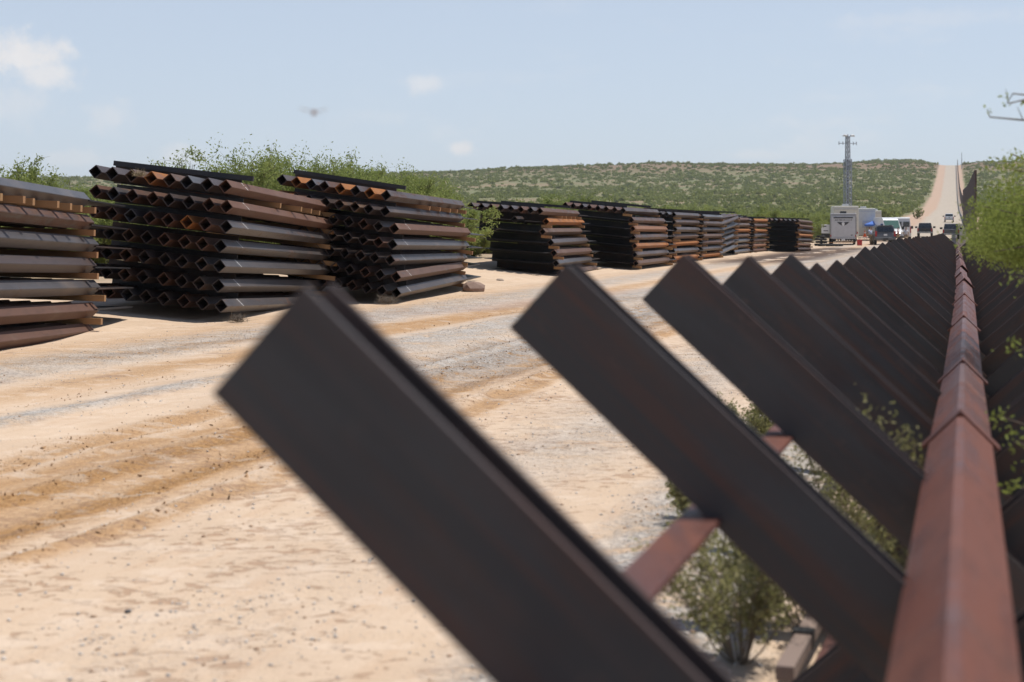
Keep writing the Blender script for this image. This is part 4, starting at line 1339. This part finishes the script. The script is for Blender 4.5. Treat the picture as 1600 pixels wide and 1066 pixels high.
# folding table with cone and box
cx_, cy_, cz_ = put(1352, 160)
p = thing('folding_table', 'low folding table with a traffic cone on it', 'table', (cx_, cy_, cz_))
mb = MB(); mb.box((0, 0, .74), (1.4, .7, .05)); mb.build('table_top', 'trailer_light', p)
for x in (-.6, .6):
    for y_ in (-.3, .3):
        mb = MB(); mb.bar((x, y_, 0), (x, y_, .72), .04); mb.build('leg', 'galvanised', p)


def cone(label, loc, h=.7):
    p = thing('traffic_cone', label, 'traffic cone', loc)
    mb = MB(); mb.tube([(0, 0, .03), (0, 0, h)], [h * .24, h * .05], 12); mb.build('cone_body', 'cone_orange', p)
    mb = MB(); mb.box((0, 0, .015), (h * .6, h * .6, .03)); mb.build('base', 'cone_orange', p)
    mb = MB(); mb.tube([(0, 0, h * .55), (0, 0, h * .72)], [h * .155, h * .12], 12); mb.build('reflective_band', 'paint_white', p)


cone('orange traffic cone standing on the folding table', (cx_ - .05, cy_, cz_ + .77), .62)
X = px_at(1343, 154)
p = thing('red_crate', 'red crate on the ground right of the grey trailer', 'crate', (X, 154, G(X, 154)))
mb = MB(); mb.box((0, 0, .24), (.42, .42, .48)); mb.build('crate_body', 'box_red', p, bevel=.02)
mb = MB(); mb.box((0, 0, .52), (.46, .46, .07)); mb.build('lid', 'box_red', p, bevel=.015)
mb = MB(); mb.box((0, -.22, .36), (.16, .03, .04)); mb.build('handle', 'mark_dark', p)


# ------------------------------------------------------------------ people
def skin(name, verts, edges, rad, mat, parent, lvl=1):
    me = bpy.data.meshes.new(name); me.from_pydata(verts, edges, []); me.update(); me.materials.append(MATS[mat])
    o = link(name, me, parent)
    o.modifiers.new('skin', 'SKIN')
    sv = me.skin_vertices[0].data
    for i, r_ in enumerate(rad): sv[i].radius = (r_, r_ * .85) if not isinstance(r_, tuple) else r_
    sv[0].use_root = True
    s_ = o.modifiers.new('sub', 'SUBSURF'); s_.levels = s_.render_levels = lvl
    o.modifiers['skin'].use_smooth_shade = True
    return o


def person(label, loc, rz, shirt, trousers, lean=0.0, shorts=False, la=(0, 0), ra=(0, 0)):
    p = thing('person', label, 'person', loc, rz)
    l = lean
    V = [(0, 0, .94), (0, l * .25, 1.15), (0, l * .6, 1.40), (0, l * .7, 1.50), (0, l * .85, 1.60), (0, l * .95, 1.71),
         (-.19, l * .6, 1.40), (-.25, l * .6 + la[0] * .5, 1.14), (-.26, l * .6 + la[0], .92 + la[1]), (-.26, l * .6 + la[0] + .02, .82 + la[1]),
         (.19, l * .6, 1.40), (.25, l * .6 + ra[0] * .5, 1.14), (.26, l * .6 + ra[0], .92 + ra[1]), (.26, l * .6 + ra[0] + .02, .82 + ra[1]),
         (-.10, 0, .88), (-.12, .02, .50), (-.13, -.02, .08), (-.13, .14, .04),
         (.10, 0, .88), (.12, .02, .50), (.14, -.03, .08), (.14, .13, .04)]
    E = [(0, 1), (1, 2), (2, 3), (3, 4), (4, 5), (2, 6), (6, 7), (7, 8), (8, 9), (2, 10), (10, 11), (11, 12), (12, 13), (0, 14), (14, 15), (15, 16), (16, 17), (0, 18), (18, 19), (19, 20), (20, 21)]
    Rr = [.14, .13, .12, .055, .085, .08, .06, .045, .035, .04, .06, .045, .035, .04, .085, .058, .04, .035, .085, .058, .04, .035]
    skin('body', V, E, Rr, 'skin', p)
    # shirt with short sleeves
    sv = [V[0], V[1], V[2], (0, l * .65, 1.46), V[6], ((V[6][0] + V[7][0]) / 2, (V[6][1] + V[7][1]) / 2, 1.24), V[10], ((V[10][0] + V[11][0]) / 2, (V[10][1] + V[11][1]) / 2, 1.24)]
    skin('shirt', sv, [(0, 1), (1, 2), (2, 3), (2, 4), (4, 5), (2, 6), (6, 7)], [.165, .155, .145, .07, .08, .075, .08, .075], shirt, p)
    zl = .50 if shorts else .12
    tv = [(0, 0, .96), V[14], (-.12, .02, .5 if not shorts else .56), V[18], (.12, .02, .5 if not shorts else .56)]
    te = [(0, 1), (1, 2), (0, 3), (3, 4)]; tr2 = [.155, .105, .08, .105, .08]
    if not shorts:
        tv += [(-.13, -.02, .12), (.14, -.03, .12)]; te += [(2, 5), (4, 6)]; tr2 += [.062, .062]
    skin('trousers', tv, te, tr2, trousers, p)
    skin('hair', [(0, l * .9 - .02, 1.66), (0, l * .95 - .01, 1.75)], [(0, 1)], [.088, .082], 'hair_dark', p)
    return p


person('person in a pale blue shirt leaning beside the grey suv', put(1361, 158), .6, 'shirt_blue', 'cloth_khaki', .22, False, (.25, .25), (.3, .3))
person('person in a pink shirt standing right of the grey suv', put(1403.5, 156), 1.2, 'shirt_pink', 'cloth_khaki', .03, True, (.05, .05), (.15, .2))
person('person in a white shirt with dark hair at the far right of the group', put(1415.5, 158), -.6, 'shirt_white', 'cloth_khaki', .05, True, (.1, .1), (.05, 0))

# ------------------------------------------------------------------ lattice tower
TY = 232; TX = px_at(1324.5, TY); TZ = G(TX, TY)
s_ = F / TY
top_z = EYE + (360 - 214) / s_ - TZ
mid_z = EYE + (360 - 249) / s_ - TZ
p = thing('lattice_tower', 'grey lattice camera tower standing behind the trailers', 'tower', (TX, TY, TZ), .35)


def lattice(w0, w1, za, zb, step, th):
    mb = MB(); c3 = [(-1, -1), (1, -1), (1, 1), (-1, 1)]
    for a, b in c3: mb.bar((a * w0 / 2, b * w0 / 2, za), (a * w1 / 2, b * w1 / 2, zb), th)
    z_ = za; i = 0
    while z_ < zb - .01:
        z2 = min(z_ + step, zb)
        ka = w0 + (w1 - w0) * (z_ - za) / (zb - za); kb = w0 + (w1 - w0) * (z2 - za) / (zb - za)
        for q in range(4):
            a = c3[q]; b = c3[(q + 1) % 4]
            if i % 2: a, b = b, a
            mb.bar((a[0] * ka / 2, a[1] * ka / 2, z_), (b[0] * kb / 2, b[1] * kb / 2, z2), th * .6)
            mb.bar((c3[q][0] * ka / 2, c3[q][1] * ka / 2, z_), (c3[(q + 1) % 4][0] * ka / 2, c3[(q + 1) % 4][1] * ka / 2, z_), th * .55)
        z_ = z2; i += 1
    return mb


lattice(.80, .78, 0, mid_z, .42, .11).build('lower_mast', 'galvanised', p)
lattice(.52, .42, mid_z - 1.5, top_z, .36, .09).build('upper_mast', 'galvanised', p)
mb = MB(); mb.box((-.28, -.30, mid_z * .5), (.16, .16, mid_z)); mb.build('cable_tray', 'plate_steel', p)
mb = MB(); za = top_z - .95; mb.bar((-1.45, 0, za), (1.45, 0, za), .07); mb.build('cross_arm', 'galvanised', p)
for x in (-1.45, -.8, .95, 1.45):
    mb = MB(); mb.bar((x, 0, za - .22), (x, 0, za + .25), .09); mb.build('antenna', 'galvanised', p)
for x in (-1, 1):
    mb = MB(); mb.bar((0, 0, top_z), (x * .55, 0, top_z + .12), .09); cmx = mb.build('camera_arm', 'galvanised', p)
    mb = MB(); mb.tube([(x * .30, -.3, top_z + .16), (x * .78, -.3, top_z + .2), (x * .98, -.3, top_z + .08)], [.16, .17, .1], 8); mb.build('camera_housing', 'paint_white', cmx, bevel=.02)
mb = MB(); mb.tube([(0, 0, top_z), (0, 0, top_z + .35)], [.1, .1], 8); mb.build('pan_head', 'galvanised', p)


# ------------------------------------------------------------------ tall bollard wall beside the road
def wall(label, y0, y1, uo, h, step, mat, panel):
    p = thing('bollard_wall', label, 'border wall', (uo + .276 * y0, y0, G(uo + .276 * y0, y0)))
    o = Vector(p.location); mb = MB(); cap = MB(); y_ = y0; n_ = 0
    while y_ < y1:
        X = uo + .276 * y_; z_ = G(X, y_)
        mb.box(Vector((X, y_, z_ + h / 2)) - o, (.17, .17, h))
        y_ += step; n_ += 1
    y_ = y0
    while y_ < y1:
        y2 = min(y_ + 9, y1); X = uo + .276 * y_; X2 = uo + .276 * y2
        a = Vector((X, y_, G(X, y_) + h - .75)) - o; b = Vector((X2, y2, G(X2, y2) + h - .75)) - o
        cap.bar(a, b, .04, 1.5); y_ = y2
    q = mb.build('bollards', mat, p); q['kind'] = 'stuff'
    cap.build('top_plate', mat, p)


wall('dark tall bollard wall starting right of the road behind the bush', 146, 330, 2.0, 7.0, .33, 'fence_rust', 0)
wall('long rusty bollard wall climbing the hill beside the pale road', 330, 1560, 3.6, 5.6, .8, 'fence_rust', 0)
X = px_at(1502, 1380)
mb = MB(); mb.tube([(0, 0, 0), (0, 0, 14)], [.35, .25], 6)
mb.build('mast', 'galvanised', None, label='thin pole rising at the top of the hill beside the wall', cat='pole').location = (X + .4, 1380, G(X, 1380))

# ------------------------------------------------------------------ dragonfly
p = thing('dragonfly', 'blurred brown dragonfly flying in the sky above the stacks', 'insect', (px_at(491, 3.2), 3.2, EYE + (360 - 176) / F * 3.2), .3)
mb = MB(); mb.tube([(0, -.03, -.004), (0, -.012, 0), (0, 0, .001), (0, .008, 0), (0, .016, 0)], [.0015, .002, .0045, .005, .003], 8); mb.build('body', 'insect_body', p)
for sx_ in (-1, 1):
    for yy_, ln, lift in ((-.002, .026, .10), (.005, .029, .20)):
        mb = MB(); wv_ = [(0, yy_ - .002), (.4, yy_ - .004), (.9, yy_ - .004), (1, yy_), (.9, yy_ + .003), (.4, yy_ + .002)]
        vs_ = [(sx_ * a * ln, b, .002 + a * ln * lift) for a, b in wv_] + [(sx_ * a * ln, b, .0025 + a * ln * lift) for a, b in wv_]
        mb.add(vs_, [tuple(range(6)), tuple(range(11, 5, -1))] + [(i, (i + 1) % 6, 6 + (i + 1) % 6, 6 + i) for i in range(6)])
        mb.build('wing', 'wing', p)

# ------------------------------------------------------------------ thin summer haze over the valley
m = bpy.data.materials.new('haze_air'); m.use_nodes = True; MATS['haze_air'] = m
t = NT(m.node_tree)
pv = t.n('ShaderNodeVolumePrincipled')
pv.inputs['Color'].default_value = (0.86, 0.90, 0.96, 1)
pv.inputs['Density'].default_value = 0.00011
pv.inputs['Anisotropy'].default_value = 0.3
t.t.links.new(pv.outputs[0], t.n('ShaderNodeOutputMaterial').inputs[1])
mb = MB(); mb.box((0, 1350, 52), (6700, 3900, 112))
mb.build('haze', 'haze_air', None, kind='stuff', label='thin pale summer haze over the whole valley', cat='haze')
